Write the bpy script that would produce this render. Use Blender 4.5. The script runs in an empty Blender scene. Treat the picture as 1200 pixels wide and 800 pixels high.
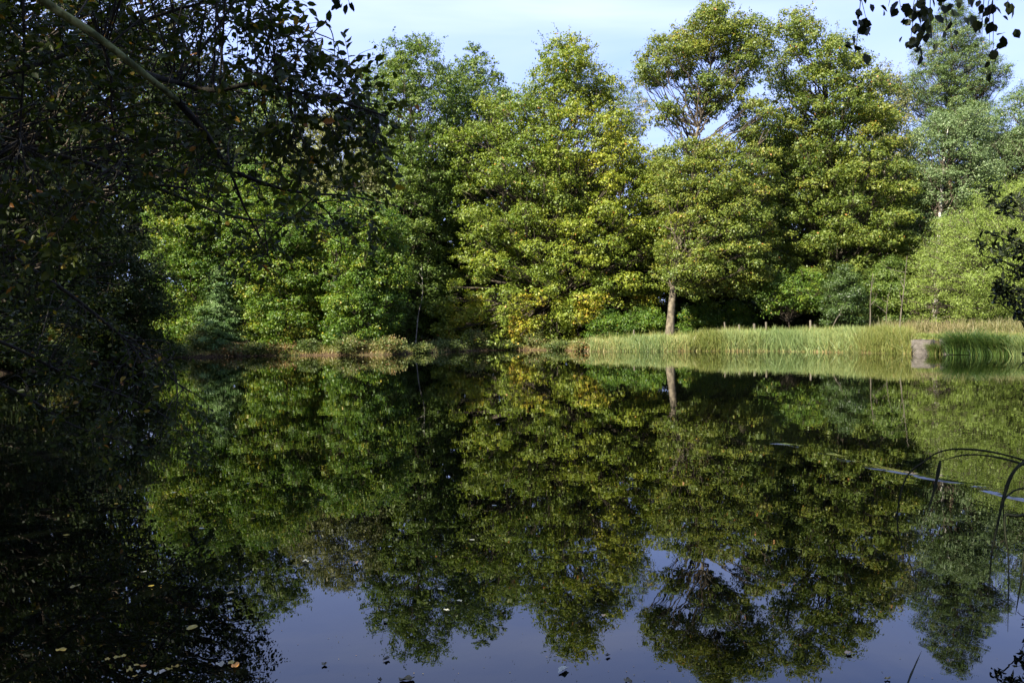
import bpy, math, random
import numpy as np
from mathutils import Vector, Matrix

R = math.radians
scene = bpy.context.scene
C = scene.collection

# ---------------------------------------------------------------- camera
CAM_H = 1.7
cam_data = bpy.data.cameras.new("camera")
cam = bpy.data.objects.new("camera", cam_data)
C.objects.link(cam)
cam_data.lens = 28.0
cam_data.sensor_width = 36.0
cam_data.clip_start = 0.05
cam_data.clip_end = 3000
PITCH = -math.atan(16 / 933.3)
ROLL = R(-0.75)
M = Matrix.Rotation(R(90) + PITCH, 4, 'X') @ Matrix.Rotation(ROLL, 4, 'Z')
M.translation = Vector((0, 0, CAM_H))
cam.matrix_world = M
scene.camera = cam

# ---------------------------------------------------------------- light
SUN_EL, SUN_AZ = R(38), R(226)            # azimuth clockwise from +Y (view direction)
sv = Vector((math.sin(SUN_AZ) * math.cos(SUN_EL), math.cos(SUN_AZ) * math.cos(SUN_EL), math.sin(SUN_EL)))
sd = bpy.data.lights.new("sun", 'SUN')
sd.energy = 5.0
sd.angle = R(0.5)
sd.color = (1.0, 0.93, 0.82)
sun = bpy.data.objects.new("sun", sd)
C.objects.link(sun)
sun.rotation_euler = sv.to_track_quat('Z', 'Y').to_euler()

world = bpy.data.worlds.new("World")
scene.world = world
world.use_nodes = True
wn = world.node_tree
wn.nodes.clear()
wo = wn.nodes.new('ShaderNodeOutputWorld')
bg = wn.nodes.new('ShaderNodeBackground')
bg.inputs['Strength'].default_value = 0.062
sky = wn.nodes.new('ShaderNodeTexSky')
sky.sky_type = 'NISHITA'
sky.sun_disc = False
sky.sun_elevation = SUN_EL
sky.sun_rotation = SUN_AZ
sky.air_density = 1.0
sky.dust_density = 0.6
sky.ozone_density = 1.5
tc = wn.nodes.new('ShaderNodeTexCoord')
mp = wn.nodes.new('ShaderNodeMapping')
mp.inputs['Scale'].default_value = (1.2, 1.2, 5.0)
nz = wn.nodes.new('ShaderNodeTexNoise')
nz.inputs['Scale'].default_value = 1.6
nz.inputs['Detail'].default_value = 5
nz.inputs['Roughness'].default_value = 0.5
nz.inputs['Distortion'].default_value = 0.6
cr = wn.nodes.new('ShaderNodeValToRGB')
cr.color_ramp.elements[0].position = 0.36
cr.color_ramp.elements[0].color = (0.0, 0.0, 0.0, 1)
cr.color_ramp.elements[1].position = 0.66
cr.color_ramp.elements[1].color = (0.85, 0.85, 0.85, 1)
mx = wn.nodes.new('ShaderNodeMix')
mx.data_type = 'RGBA'
mx.inputs['Factor'].default_value = .75
mx.inputs['B'].default_value = (1.95, 2.75, 6.4, 1)
mx2 = wn.nodes.new('ShaderNodeMix')
mx2.data_type = 'RGBA'
mx2.inputs['B'].default_value = (3.3, 3.9, 6.3, 1)
wn.links.new(tc.outputs['Generated'], mp.inputs['Vector'])
wn.links.new(mp.outputs['Vector'], nz.inputs['Vector'])
wn.links.new(nz.outputs['Fac'], cr.inputs['Fac'])
wn.links.new(cr.outputs['Color'], mx2.inputs['Factor'])
wn.links.new(mx.outputs['Result'], mx2.inputs['A'])
wn.links.new(sky.outputs['Color'], mx.inputs['A'])
wn.links.new(mx2.outputs['Result'], bg.inputs['Color'])
wn.links.new(bg.outputs['Background'], wo.inputs['Surface'])

scene.view_settings.view_transform = 'Standard'
scene.view_settings.look = 'None'
scene.view_settings.exposure = 2.2
scene.view_settings.gamma = 1.0
scene.view_settings.use_curve_mapping = False
scene.cycles.max_bounces = 6
scene.cycles.diffuse_bounces = 2
scene.cycles.glossy_bounces = 3
scene.cycles.transmission_bounces = 3

# ---------------------------------------------------------------- helpers
F = 933.33
camR = np.array(M.to_3x3())


def at(px, py, Y):
    """point on the plane y=Y seen at pixel (px,py) of a 1200x800 frame"""
    d = camR @ np.array([(px - 600) / F, -(py - 400) / F, -1.0])
    s = Y / d[1]
    return np.array([0, 0, CAM_H]) + d * s


def tag(o, label=None, cat=None, group=None, kind=None):
    if label: o['label'] = label
    if cat: o['category'] = cat
    if group: o['group'] = group
    if kind: o['kind'] = kind
    return o


def empty(name, loc=(0, 0, 0)):
    o = bpy.data.objects.new(name, None)
    C.objects.link(o)
    o.location = loc
    o.empty_display_size = 0.3
    return o


def mesh_obj(name, V, faces_idx, k, mat, parent=None, tint=None, smooth=False, origin=None):
    """V (n,3); faces_idx (m,k)."""
    V = np.asarray(V, dtype=np.float32)
    faces_idx = np.asarray(faces_idx, dtype=np.int32)
    if origin is None:
        origin = np.array(parent.location) if parent is not None else np.zeros(3)
    V = V - np.asarray(origin, dtype=np.float32)
    me = bpy.data.meshes.new(name)
    n, m = len(V), len(faces_idx)
    me.vertices.add(n)
    me.vertices.foreach_set('co', V.ravel())
    me.loops.add(m * k)
    me.loops.foreach_set('vertex_index', faces_idx.ravel())
    me.polygons.add(m)
    me.polygons.foreach_set('loop_start', np.arange(0, m * k, k, dtype=np.int32))
    if smooth:
        me.polygons.foreach_set('use_smooth', np.ones(m, dtype=bool))
    me.update(calc_edges=True)
    if tint is not None:
        a = me.attributes.new('tint', 'FLOAT', 'FACE')
        a.data.foreach_set('value', np.clip(tint, 0, 1).astype(np.float32))
    me.materials.append(mat)
    o = bpy.data.objects.new(name, me)
    C.objects.link(o)
    if parent is not None:
        o.parent = parent
    else:
        o.location = origin
    return o


def unit(v):
    return v / np.maximum(np.linalg.norm(v, axis=-1, keepdims=True), 1e-9)


def leaf_quads(cen, nor, L, aspect, rng, adir=None):
    """diamond leaf faces"""
    n = len(cen)
    nor = unit(nor)
    r = rng.normal(size=(n, 3)) if adir is None else adir
    u = unit(np.cross(nor, r)) if adir is None else unit(r - (r * nor).sum(1)[:, None] * nor)
    v = np.cross(nor, u)
    L = np.broadcast_to(L, (n,))[:, None]
    a = cen - u * L * 0.5
    c = cen + u * L * 0.5
    w = L * aspect * 0.5
    sh = u * L * rng.uniform(-0.12, 0.12, (n, 1))
    b = cen + v * w + sh
    d = cen - v * w + sh
    V = np.stack([a, b, c, d], 1).reshape(-1, 3)
    Fi = np.arange(4 * n, dtype=np.int32).reshape(-1, 4)
    return V, Fi


def folded_leaves(base, direc, up, L, W, fold=0.25, droop=0.15):
    """near leaves: six vertices, a folded blade with a pointed tip; base (n,3)"""
    u = unit(direc)
    n_ = unit(up - (up * u).sum(1)[:, None] * u)
    v = np.cross(u, n_)
    L = L[:, None]; W = W[:, None]
    b = base
    l1 = base + u * L * .3 + v * W * .42 + n_ * W * fold
    l2 = base + u * L * .66 + v * W * .40 + n_ * W * fold - n_ * L * droop * .3
    t = base + u * L - n_ * L * droop
    r2 = base + u * L * .66 - v * W * .40 + n_ * W * fold - n_ * L * droop * .3
    r1 = base + u * L * .3 - v * W * .42 + n_ * W * fold
    V = np.stack([b, l1, l2, t, r2, r1], 1).reshape(-1, 3)
    i = np.arange(len(base), dtype=np.int32)[:, None] * 6
    Fi = np.concatenate([i + np.array([[0, 3, 2, 1]]), i + np.array([[0, 5, 4, 3]])], 1).reshape(-1, 4)
    return V, Fi


class Tubes:
    def __init__(s):
        s.V = []; s.F = []; s.n = 0

    def add(s, pts, rad, sides=6):
        pts = np.asarray(pts, float); m = len(pts)
        rad = np.asarray(rad, float)
        T = np.gradient(pts, axis=0); T = unit(T)
        ref = np.array([0.0, 0, 1.0]) if abs(T[0, 2]) < 0.8 else np.array([1.0, 0, 0])
        N1 = unit(np.cross(T, ref)); N2 = np.cross(T, N1)
        a = np.linspace(0, 2 * np.pi, sides, endpoint=False)
        ring = (pts[:, None, :] + rad[:, None, None] * (np.cos(a)[None, :, None] * N1[:, None, :] + np.sin(a)[None, :, None] * N2[:, None, :]))
        s.V.append(ring.reshape(-1, 3))
        i = np.arange(m - 1)[:, None] * sides; j = np.arange(sides)[None, :]; j2 = (j + 1) % sides
        q = np.stack([i + j, i + j2, i + sides + j2, i + sides + j], -1).reshape(-1, 4) + s.n
        s.F.append(q.astype(np.int32))
        s.n += m * sides

    def build(s, name, mat, parent=None, smooth=True):
        if not s.V: return None
        return mesh_obj(name, np.concatenate(s.V), np.concatenate(s.F), 4, mat, parent, smooth=smooth)


def spline(P, n):
    """Catmull-Rom through P, n samples"""
    P = np.asarray(P, float)
    if len(P) == 2: return P[0] + (P[1] - P[0]) * np.linspace(0, 1, n)[:, None]
    Q = np.vstack([2 * P[0] - P[1], P, 2 * P[-1] - P[-2]])
    t = np.linspace(0, len(P) - 1 - 1e-6, n); i = t.astype(int); f = (t - i)[:, None]
    a, b, c, d = Q[i], Q[i + 1], Q[i + 2], Q[i + 3]
    return 0.5 * (2 * b + (c - a) * f + (2 * a - 5 * b + 4 * c - d) * f ** 2 + (3 * b - a - 3 * c + d) * f ** 3)


# ---------------------------------------------------------------- materials
def newmat(name):
    m = bpy.data.materials.new(name)
    m.use_nodes = True
    nt = m.node_tree
    p = nt.nodes['Principled BSDF']
    return m, nt, p


def ramp_node(nt, stops):
    r = nt.nodes.new('ShaderNodeValToRGB')
    el = r.color_ramp.elements
    while len(el) < len(stops): el.new(0.5)
    for e, (p, c) in zip(el, stops):
        e.position = p; e.color = (*c, 1)
    return r


def leaf_mat(name, stops, trans=0.38, rough=0.5, spec=0.3, tboost=1.5):
    m, nt, p = newmat(name)
    a = nt.nodes.new('ShaderNodeAttribute'); a.attribute_name = 'tint'
    r = ramp_node(nt, stops)
    nt.links.new(a.outputs['Fac'], r.inputs['Fac'])
    nt.links.new(r.outputs['Color'], p.inputs['Base Color'])
    p.inputs['Roughness'].default_value = rough
    p.inputs['Specular IOR Level'].default_value = spec
    t = nt.nodes.new('ShaderNodeBsdfTranslucent')
    b = nt.nodes.new('ShaderNodeMix'); b.data_type = 'RGBA'; b.blend_type = 'MULTIPLY'
    b.inputs['Factor'].default_value = 1.0
    b.inputs['B'].default_value = (1.25 * tboost / 1.5, 1.35 * tboost / 1.5, 0.55, 1)
    nt.links.new(r.outputs['Color'], b.inputs['A'])
    nt.links.new(b.outputs['Result'], t.inputs['Color'])
    mixs = nt.nodes.new('ShaderNodeMixShader'); mixs.inputs[0].default_value = trans
    nt.links.new(p.outputs[0], mixs.inputs[1]); nt.links.new(t.outputs[0], mixs.inputs[2])
    nt.links.new(mixs.outputs[0], nt.nodes['Material Output'].inputs['Surface'])
    return m


def bark_mat(name, c1, c2, scale=6, stretch=(1, 1, .25), patch=None):
    m, nt, p = newmat(name)
    tc = nt.nodes.new('ShaderNodeTexCoord'); mp = nt.nodes.new('ShaderNodeMapping')
    mp.inputs['Scale'].default_value = stretch
    n = nt.nodes.new('ShaderNodeTexNoise'); n.inputs['Scale'].default_value = scale; n.inputs['Detail'].default_value = 6
    r = ramp_node(nt, [(0.32, c1), (0.68, c2)])
    nt.links.new(tc.outputs['Object'], mp.inputs['Vector']); nt.links.new(mp.outputs['Vector'], n.inputs['Vector'])
    nt.links.new(n.outputs['Fac'], r.inputs['Fac'])
    col = r.outputs['Color']
    if patch:
        n2 = nt.nodes.new('ShaderNodeTexNoise'); n2.inputs['Scale'].default_value = scale * .5
        n2.inputs['Detail'].default_value = 4
        nt.links.new(tc.outputs['Object'], n2.inputs['Vector'])
        r2 = ramp_node(nt, [(0.47, (0, 0, 0)), (0.56, (1, 1, 1))])
        nt.links.new(n2.outputs['Fac'], r2.inputs['Fac'])
        mx = nt.nodes.new('ShaderNodeMix'); mx.data_type = 'RGBA'; mx.inputs['B'].default_value = (*patch, 1)
        nt.links.new(r2.outputs['Color'], mx.inputs['Factor']); nt.links.new(col, mx.inputs['A'])
        col = mx.outputs['Result']
    nt.links.new(col, p.inputs['Base Color'])
    p.inputs['Roughness'].default_value = 0.9
    p.inputs['Specular IOR Level'].default_value = 0.2
    b = nt.nodes.new('ShaderNodeBump'); b.inputs['Strength'].default_value = 0.6; b.inputs['Distance'].default_value = 0.03
    nt.links.new(n.outputs['Fac'], b.inputs['Height']); nt.links.new(b.outputs['Normal'], p.inputs['Normal'])
    return m


L_OAKY = leaf_mat('leaf_yellow_oak', [(0, (.06, .10, .012)), (.4, (.115, .155, .018)), (.75, (.20, .225, .02)), (.95, (.33, .28, .028)), (1, (.36, .16, .03))])
L_OAK = leaf_mat('leaf_oak', [(0, (.035, .065, .011)), (.5, (.10, .135, .019)), (.8, (.175, .185, .024)), (.95, (.24, .21, .032)), (1, (.32, .15, .035))])
L_GREEN = leaf_mat('leaf_bright_green', [(0, (.022, .055, .006)), (.5, (.070, .128, .012)), (.9, (.15, .185, .015)), (1, (.27, .22, .02))])
L_ASH = leaf_mat('leaf_mid_green', [(0, (.03, .058, .010)), (.5, (.085, .13, .020)), (1, (.155, .185, .034))])
L_DARK = leaf_mat('leaf_shade_dark', [(0, (.008, .014, .004)), (.6, (.019, .030, .007)), (.95, (.036, .05, .010)), (1, (.10, .08, .014))], trans=.22, spec=.08)  # leaf colour darkened to stand in for shade
L_OLIVE = leaf_mat('leaf_olive', [(0, (.07, .085, .024)), (.5, (.14, .15, .05)), (1, (.22, .20, .085))])
L_PINE = leaf_mat('needles_pine', [(0, (.03, .055, .014)), (.6, (.075, .115, .026)), (.92, (.13, .155, .04)), (1, (.27, .17, .09))], trans=.15)
L_PALE = leaf_mat('leaf_pale_poplar', [(0, (.05, .08, .025)), (.5, (.10, .145, .052)), (.92, (.17, .21, .09)), (1, (.4, .42, .24))], trans=.35, rough=.5, spec=.3)
L_WILLOW = leaf_mat('leaf_willow', [(0, (.09, .125, .018)), (.5, (.145, .195, .034)), (1, (.22, .255, .06))], trans=.35)
L_SPRUCE = leaf_mat('needles_spruce', [(0, (.03, .065, .012)), (.6, (.075, .135, .035)), (1, (.14, .2, .06))], trans=.1)
L_HOLLY = leaf_mat('leaf_holly', [(0, (.015, .03, .006)), (.6, (.035, .06, .012)), (1, (.075, .11, .022))], trans=.15, rough=.45, spec=.25)
L_BRAMBLE = leaf_mat('leaf_bramble', [(0, (.035, .06, .012)), (.45, (.10, .13, .03)), (.75, (.16, .15, .05)), (.9, (.19, .115, .045)), (1, (.22, .075, .03))])
L_NEAR = leaf_mat('leaf_cherry_near', [(0, (.012, .020, .003)), (.6, (.030, .042, .005)), (.90, (.06, .062, .008)), (.94, (.24, .16, .02)), (1, (.22, .09, .02))], trans=.34, rough=.45, spec=.12)  # greens darkened to put the shade over these branches into the colour
L_BIRCH = leaf_mat('leaf_birch_near', [(0, (.005, .009, .003)), (1, (.014, .02, .005))], trans=.12, rough=.5, spec=.12)  # near-black leaf colour stands in for shaded silhouettes
L_REED = leaf_mat('reed_blades', [(0, (.07, .115, .035)), (.4, (.15, .195, .065)), (.7, (.24, .24, .08)), (.88, (.31, .25, .10)), (1, (.31, .19, .09))], trans=.3)
L_SEDGE = leaf_mat('sedge_blades', [(0, (.075, .11, .022)), (.5, (.16, .165, .04)), (1, (.27, .19, .085))], trans=.3)
L_TUSS = leaf_mat('tussock_blades', [(0, (.015, .035, .006)), (.5, (.035, .068, .012)), (.85, (.08, .115, .02)), (1, (.22, .18, .07))], trans=.25)
L_STRAW = leaf_mat('dry_grass_blades', [(0, (.09, .10, .03)), (.4, (.16, .14, .06)), (1, (.26, .20, .12))], trans=.3)
L_FLOAT = leaf_mat('fallen_leaf', [(0, (.03, .03, .015)), (.3, (.07, .06, .02)), (.6, (.30, .22, .03)), (.8, (.34, .15, .03)), (1, (.30, .30, .22))], trans=0, rough=.45)
B_OAK = bark_mat('bark_oak', (.032, .027, .018), (.085, .07, .047), patch=(.12, .10, .065))
B_TWIG = bark_mat('bark_branch', (.03, .024, .017), (.085, .068, .045))
B_DARK = bark_mat('bark_dark', (.018, .014, .01), (.05, .04, .028))
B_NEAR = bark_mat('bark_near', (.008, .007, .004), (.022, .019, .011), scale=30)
B_LICHEN = bark_mat('bark_lichen', (.02, .022, .007), (.07, .08, .022), scale=26, patch=(.13, .14, .05))
B_BIRCH = bark_mat('bark_birch', (.32, .30, .25), (.62, .58, .5), scale=4, stretch=(1, 1, 3), patch=(.10, .08, .06))
B_PINE = bark_mat('bark_pine', (.08, .05, .035), (.18, .11, .07))
B_GREY = bark_mat('bark_grey', (.12, .11, .085), (.28, .25, .19))
B_OLD = bark_mat('old_wood', (.035, .03, .02), (.10, .085, .06))
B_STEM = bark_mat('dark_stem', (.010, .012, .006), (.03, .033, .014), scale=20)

# ---------------------------------------------------------------- terrain
POND = np.array([(-60 / 10, 2.4), (-10, 7), (-14, 14), (-17, 22), (-21, 31), (-23.5, 42), (-24, 50.5), (-22.6, 52.6), (-17.6, 54.6), (-13, 54), (-8.5, 53.2),
                 (-6, 56.4), (-3, 60), (0, 61), (3.5, 59), (5.3, 55), (9, 53.6), (13, 52.4), (16.5, 50.6), (19.5, 47), (21.7, 43.8), (24.2, 40.7),
                 (25.2, 38.0), (28, 30), (24, 17), (13.5, 7.4), (7, 2.4), (0, 1.6)], float)


def seg_dist(P, poly):
    d = np.full(len(P), 1e9)
    inside = np.zeros(len(P), bool)
    n = len(poly)
    for i in range(n):
        a, b = poly[i], poly[(i + 1) % n]
        ab = b - a
        t = np.clip(((P - a) @ ab) / (ab @ ab + 1e-12), 0, 1)
        d = np.minimum(d, np.linalg.norm(P - (a + t[:, None] * ab), axis=1))
        c = ((a[1] > P[:, 1]) != (b[1] > P[:, 1]))
        with np.errstate(divide='ignore', invalid='ignore'):
            xi = a[0] + (P[:, 1] - a[1]) / (b[1] - a[1]) * ab[0]
        inside ^= c & (P[:, 0] < xi)
    return d, inside


def vnoise(P, s, seed=0):
    rs = np.random.default_rng(seed)
    v = np.zeros(len(P))
    for k in range(5):
        w = rs.normal(size=2) * s; ph = rs.uniform(0, 6.28)
        v += np.sin(P @ w + ph)
    return v / 5


def ground_h(P):
    P = np.atleast_2d(np.asarray(P, float))
    d, ins = seg_dist(P, POND)
    d = d + 0.18 * vnoise(P, 2.2, 3)
    right = np.clip((P[:, 0] - 4) / 12, 0, 1)
    top = 0.55 + 0.30 * right
    out = top * (1 - np.exp(-d / np.where(right > .5, .55, 1.0))) + np.clip((d - 6) / 60, 0, 1) * 1.5 * (P[:, 1] > 20)
    out += 0.08 * vnoise(P, .8, 5) * np.clip(d / 2, 0, 1)
    near = np.clip(1 - P[:, 1] / 12, 0, 1)
    out = out * (1 - .6 * near)
    h = np.where(ins, -np.minimum(1.8, d * .8) - .02, out)
    return h


def gz(x, y):
    return float(ground_h([[x, y]])[0])


xs = np.unique(np.concatenate([np.linspace(-900, -60, 22), np.arange(-60, 62, .5), np.linspace(62, 900, 22)]))
ys = np.unique(np.concatenate([np.linspace(-300, -12, 12), np.arange(-12, 70, .5), np.linspace(70, 160, 31), np.linspace(160, 1400, 20)]))
X, Yg = np.meshgrid(xs, ys, indexing='ij')
P2 = np.stack([X.ravel(), Yg.ravel()], 1)
Z = ground_h(P2)
ni, nj = X.shape
ii = (np.arange(ni - 1)[:, None] * nj + np.arange(nj - 1)[None, :]).ravel()
Fq = np.stack([ii, ii + nj, ii + nj + 1, ii + 1], 1)
gm, nt, p = newmat('woodland_ground')
tcn = nt.nodes.new('ShaderNodeTexCoord')
n1 = nt.nodes.new('ShaderNodeTexNoise'); n1.inputs['Scale'].default_value = .5; n1.inputs['Detail'].default_value = 8
n2 = nt.nodes.new('ShaderNodeTexNoise'); n2.inputs['Scale'].default_value = 9; n2.inputs['Detail'].default_value = 6
r1 = ramp_node(nt, [(.35, (.035, .027, .016)), (.5, (.06, .043, .025)), (.62, (.035, .05, .014))])
r2 = ramp_node(nt, [(.3, (.45, .4, .35)), (.7, (1.3, 1.2, 1.1))])
mm = nt.nodes.new('ShaderNodeMix'); mm.data_type = 'RGBA'; mm.blend_type = 'MULTIPLY'; mm.inputs['Factor'].default_value = 1
nt.links.new(tcn.outputs['Object'], n1.inputs['Vector']); nt.links.new(tcn.outputs['Object'], n2.inputs['Vector'])
nt.links.new(n1.outputs['Fac'], r1.inputs['Fac']); nt.links.new(n2.outputs['Fac'], r2.inputs['Fac'])
nt.links.new(r1.outputs['Color'], mm.inputs['A']); nt.links.new(r2.outputs['Color'], mm.inputs['B'])
nt.links.new(mm.outputs['Result'], p.inputs['Base Color'])
p.inputs['Roughness'].default_value = 1.0; p.inputs['Specular IOR Level'].default_value = .1
bb = nt.nodes.new('ShaderNodeBump'); bb.inputs['Strength'].default_value = .8; bb.inputs['Distance'].default_value = .08
nt.links.new(n2.outputs['Fac'], bb.inputs['Height']); nt.links.new(bb.outputs['Normal'], p.inputs['Normal'])
g = mesh_obj('ground', np.stack([P2[:, 0], P2[:, 1], Z], 1), Fq, 4, gm, smooth=True)
tag(g, kind='structure', label='brown leaf-littered earth banks around the pond')

# water
wm, nt, p = newmat('pond_water')
p.inputs['Base Color'].default_value = (.0015, .002, .001, 1)
p.inputs['Roughness'].default_value = 0.0
p.inputs['IOR'].default_value = 1.45
tcn = nt.nodes.new('ShaderNodeTexCoord')
mpn = nt.nodes.new('ShaderNodeMapping'); mpn.inputs['Scale'].default_value = (1.0, .55, 1)
a1 = nt.nodes.new('ShaderNodeTexNoise'); a1.inputs['Scale'].default_value = 2.6; a1.inputs['Detail'].default_value = 2
a2 = nt.nodes.new('ShaderNodeTexNoise'); a2.inputs['Scale'].default_value = 14; a2.inputs['Detail'].default_value = 1
nt.links.new(tcn.outputs['Object'], mpn.inputs['Vector'])
nt.links.new(mpn.outputs['Vector'], a1.inputs['Vector']); nt.links.new(mpn.outputs['Vector'], a2.inputs['Vector'])
# calm film with a narrow cat's-paw streak of ripples (object space)


def math_node(op, a, b=None, v=None):
    n = nt.nodes.new('ShaderNodeMath'); n.operation = op
    if hasattr(a, 'is_linked') or hasattr(a, 'links'): nt.links.new(a, n.inputs[0])
    else: n.inputs[0].default_value = a
    if b is not None:
        if hasattr(b, 'links'): nt.links.new(b, n.inputs[1])
        else: n.inputs[1].default_value = b
    return n.outputs[0]


def on_water(px, py):
    d = camR @ np.array([(px - 600) / F, -(py - 400) / F, -1.0])
    s = -CAM_H / d[2]
    return d[0] * s, d[1] * s


s0 = on_water(915, 519); s1 = on_water(1210, 586)
dx, dy = s1[0] - s0[0], s1[1] - s0[1]; ln = math.hypot(dx, dy)
sep = nt.nodes.new('ShaderNodeSeparateXYZ'); nt.links.new(tcn.outputs['Object'], sep.inputs[0])
# signed distance from the streak line
dd = math_node('ADD', math_node('MULTIPLY', sep.outputs['X'], -dy / ln), math_node('MULTIPLY', sep.outputs['Y'], dx / ln))
dd = math_node('SUBTRACT', dd, (-dy * s0[0] + dx * s0[1]) / ln)
wob = nt.nodes.new('ShaderNodeTexNoise'); wob.inputs['Scale'].default_value = .8
nt.links.new(tcn.outputs['Object'], wob.inputs['Vector'])
dd = math_node('ADD', dd, math_node('MULTIPLY', math_node('SUBTRACT', wob.outputs['Fac'], .5), .9))
ab = math_node('ABSOLUTE', dd)
msk = math_node('SUBTRACT', 1.0, math_node('DIVIDE', ab, .13))
msk = math_node('MAXIMUM', msk, 0.0)
al = math_node('ADD', math_node('MULTIPLY', sep.outputs['X'], dx / ln), math_node('MULTIPLY', sep.outputs['Y'], dy / ln))
al = math_node('SUBTRACT', al, (dx * s0[0] + dy * s0[1]) / ln)
msk = math_node('MULTIPLY', msk, math_node('GREATER_THAN', al, 0.0))
msk = math_node('MULTIPLY', msk, math_node('LESS_THAN', al, ln * 1.3))
wob2 = nt.nodes.new('ShaderNodeTexNoise'); wob2.inputs['Scale'].default_value = 1.6; wob2.inputs['Detail'].default_value = 3
nt.links.new(tcn.outputs['Object'], wob2.inputs['Vector'])
br = math_node('GREATER_THAN', wob2.outputs['Fac'], .47)
msk = math_node('MULTIPLY', msk, br)
a3 = nt.nodes.new('ShaderNodeTexNoise'); a3.inputs['Scale'].default_value = 6; a3.inputs['Detail'].default_value = 2
nt.links.new(mpn.outputs['Vector'], a3.inputs['Vector'])
wob3 = nt.nodes.new('ShaderNodeTexNoise'); wob3.inputs['Scale'].default_value = .35; wob3.inputs['Detail'].default_value = 3
nt.links.new(mpn.outputs['Vector'], wob3.inputs['Vector'])
h = math_node('ADD', math_node('MULTIPLY', a1.outputs['Fac'], .0012), math_node('MULTIPLY', a2.outputs['Fac'], math_node('MULTIPLY', math_node('POWER', wob3.outputs['Fac'], 3.0), .0008)))
h = math_node('ADD', h, math_node('MULTIPLY', math_node('MULTIPLY', a3.outputs['Fac'], msk), .05))
bw = nt.nodes.new('ShaderNodeBump'); bw.inputs['Strength'].default_value = 1; bw.inputs['Distance'].default_value = 1
nt.links.new(h, bw.inputs['Height']); nt.links.new(bw.outputs['Normal'], p.inputs['Normal'])
wv = np.array([(-34, -1, 0), (34, -1, 0), (34, 66, 0), (-34, 66, 0)], float)
w = mesh_obj('water', wv, [[0, 1, 2, 3]], 4, wm)
tag(w, kind='structure', label='still dark pond water mirroring the trees')

# mown strip of lawn behind the stone sluice
lawn, nt, p = newmat('lawn_grass')
nn = nt.nodes.new('ShaderNodeTexNoise'); nn.inputs['Scale'].default_value = 7; nn.inputs['Detail'].default_value = 6
tcn = nt.nodes.new('ShaderNodeTexCoord'); nt.links.new(tcn.outputs['Object'], nn.inputs['Vector'])
rr = ramp_node(nt, [(.3, (.10, .17, .03)), (.7, (.24, .33, .07))])
nt.links.new(nn.outputs['Fac'], rr.inputs['Fac']); nt.links.new(rr.outputs['Color'], p.inputs['Base Color'])
p.inputs['Roughness'].default_value = .9
gx = np.linspace(22.5, 40, 50); gy = np.linspace(41, 51, 40)
GX, GY = np.meshgrid(gx, gy, indexing='ij')
PP = np.stack([GX.ravel(), GY.ravel()], 1)
dpond, insp = seg_dist(PP, POND)
zz = ground_h(PP) + .03
jj = (np.arange(49)[:, None] * 40 + np.arange(39)[None, :]).ravel()
FF = np.stack([jj, jj + 40, jj + 41, jj + 1], 1)
keep = ~(insp[FF].any(1)) & (dpond[FF].min(1) > 1.0)
lo = mesh_obj('lawn', np.stack([PP[:, 0], PP[:, 1], zz], 1), FF[keep], 4, lawn, smooth=True)
tag(lo, kind='structure', label='light green strip of short grass behind the stone sluice wall')

# ---------------------------------------------------------------- trees
TOTAL = [0]


def lobes_from_polys(polys, Y, thick, lr, rng, dens=1.0):
    out = []
    for poly in polys:
        Pw = np.array([at(x, y, Y)[[0, 2]] for x, y in poly])
        lo_, hi_ = Pw.min(0), Pw.max(0)
        Q = rng.uniform(lo_, hi_, (5000, 2))
        d, ins = seg_dist(Q, Pw)
        ok = ins & (d > lr * .2)
        Q, d = Q[ok], d[ok]
        T = thick * np.sqrt(np.clip(1 - (1 - np.minimum(d / thick, 1)) ** 2, 0, 1))
        s = rng.uniform(size=len(Q))
        yo = np.where(s < .62, -T * rng.uniform(.65, 1, len(Q)), np.where(s < .85, T * rng.uniform(.5, 1, len(Q)), T * rng.uniform(-.5, .5, len(Q))))
        P3 = np.stack([Q[:, 0], Y + yo, Q[:, 1]], 1)
        chosen = []
        sep_ = lr * 1.22 / math.sqrt(dens)
        CH = np.zeros((421, 3)); nc = 0
        for q in P3[:3500]:
            if nc > 420: break
            dq = CH[:nc] - q
            if nc == 0 or (dq * dq).sum(1).min() > sep_ * sep_:
                CH[nc] = q; nc += 1
        out += list(CH[:nc])
    return np.array(out)


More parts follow.
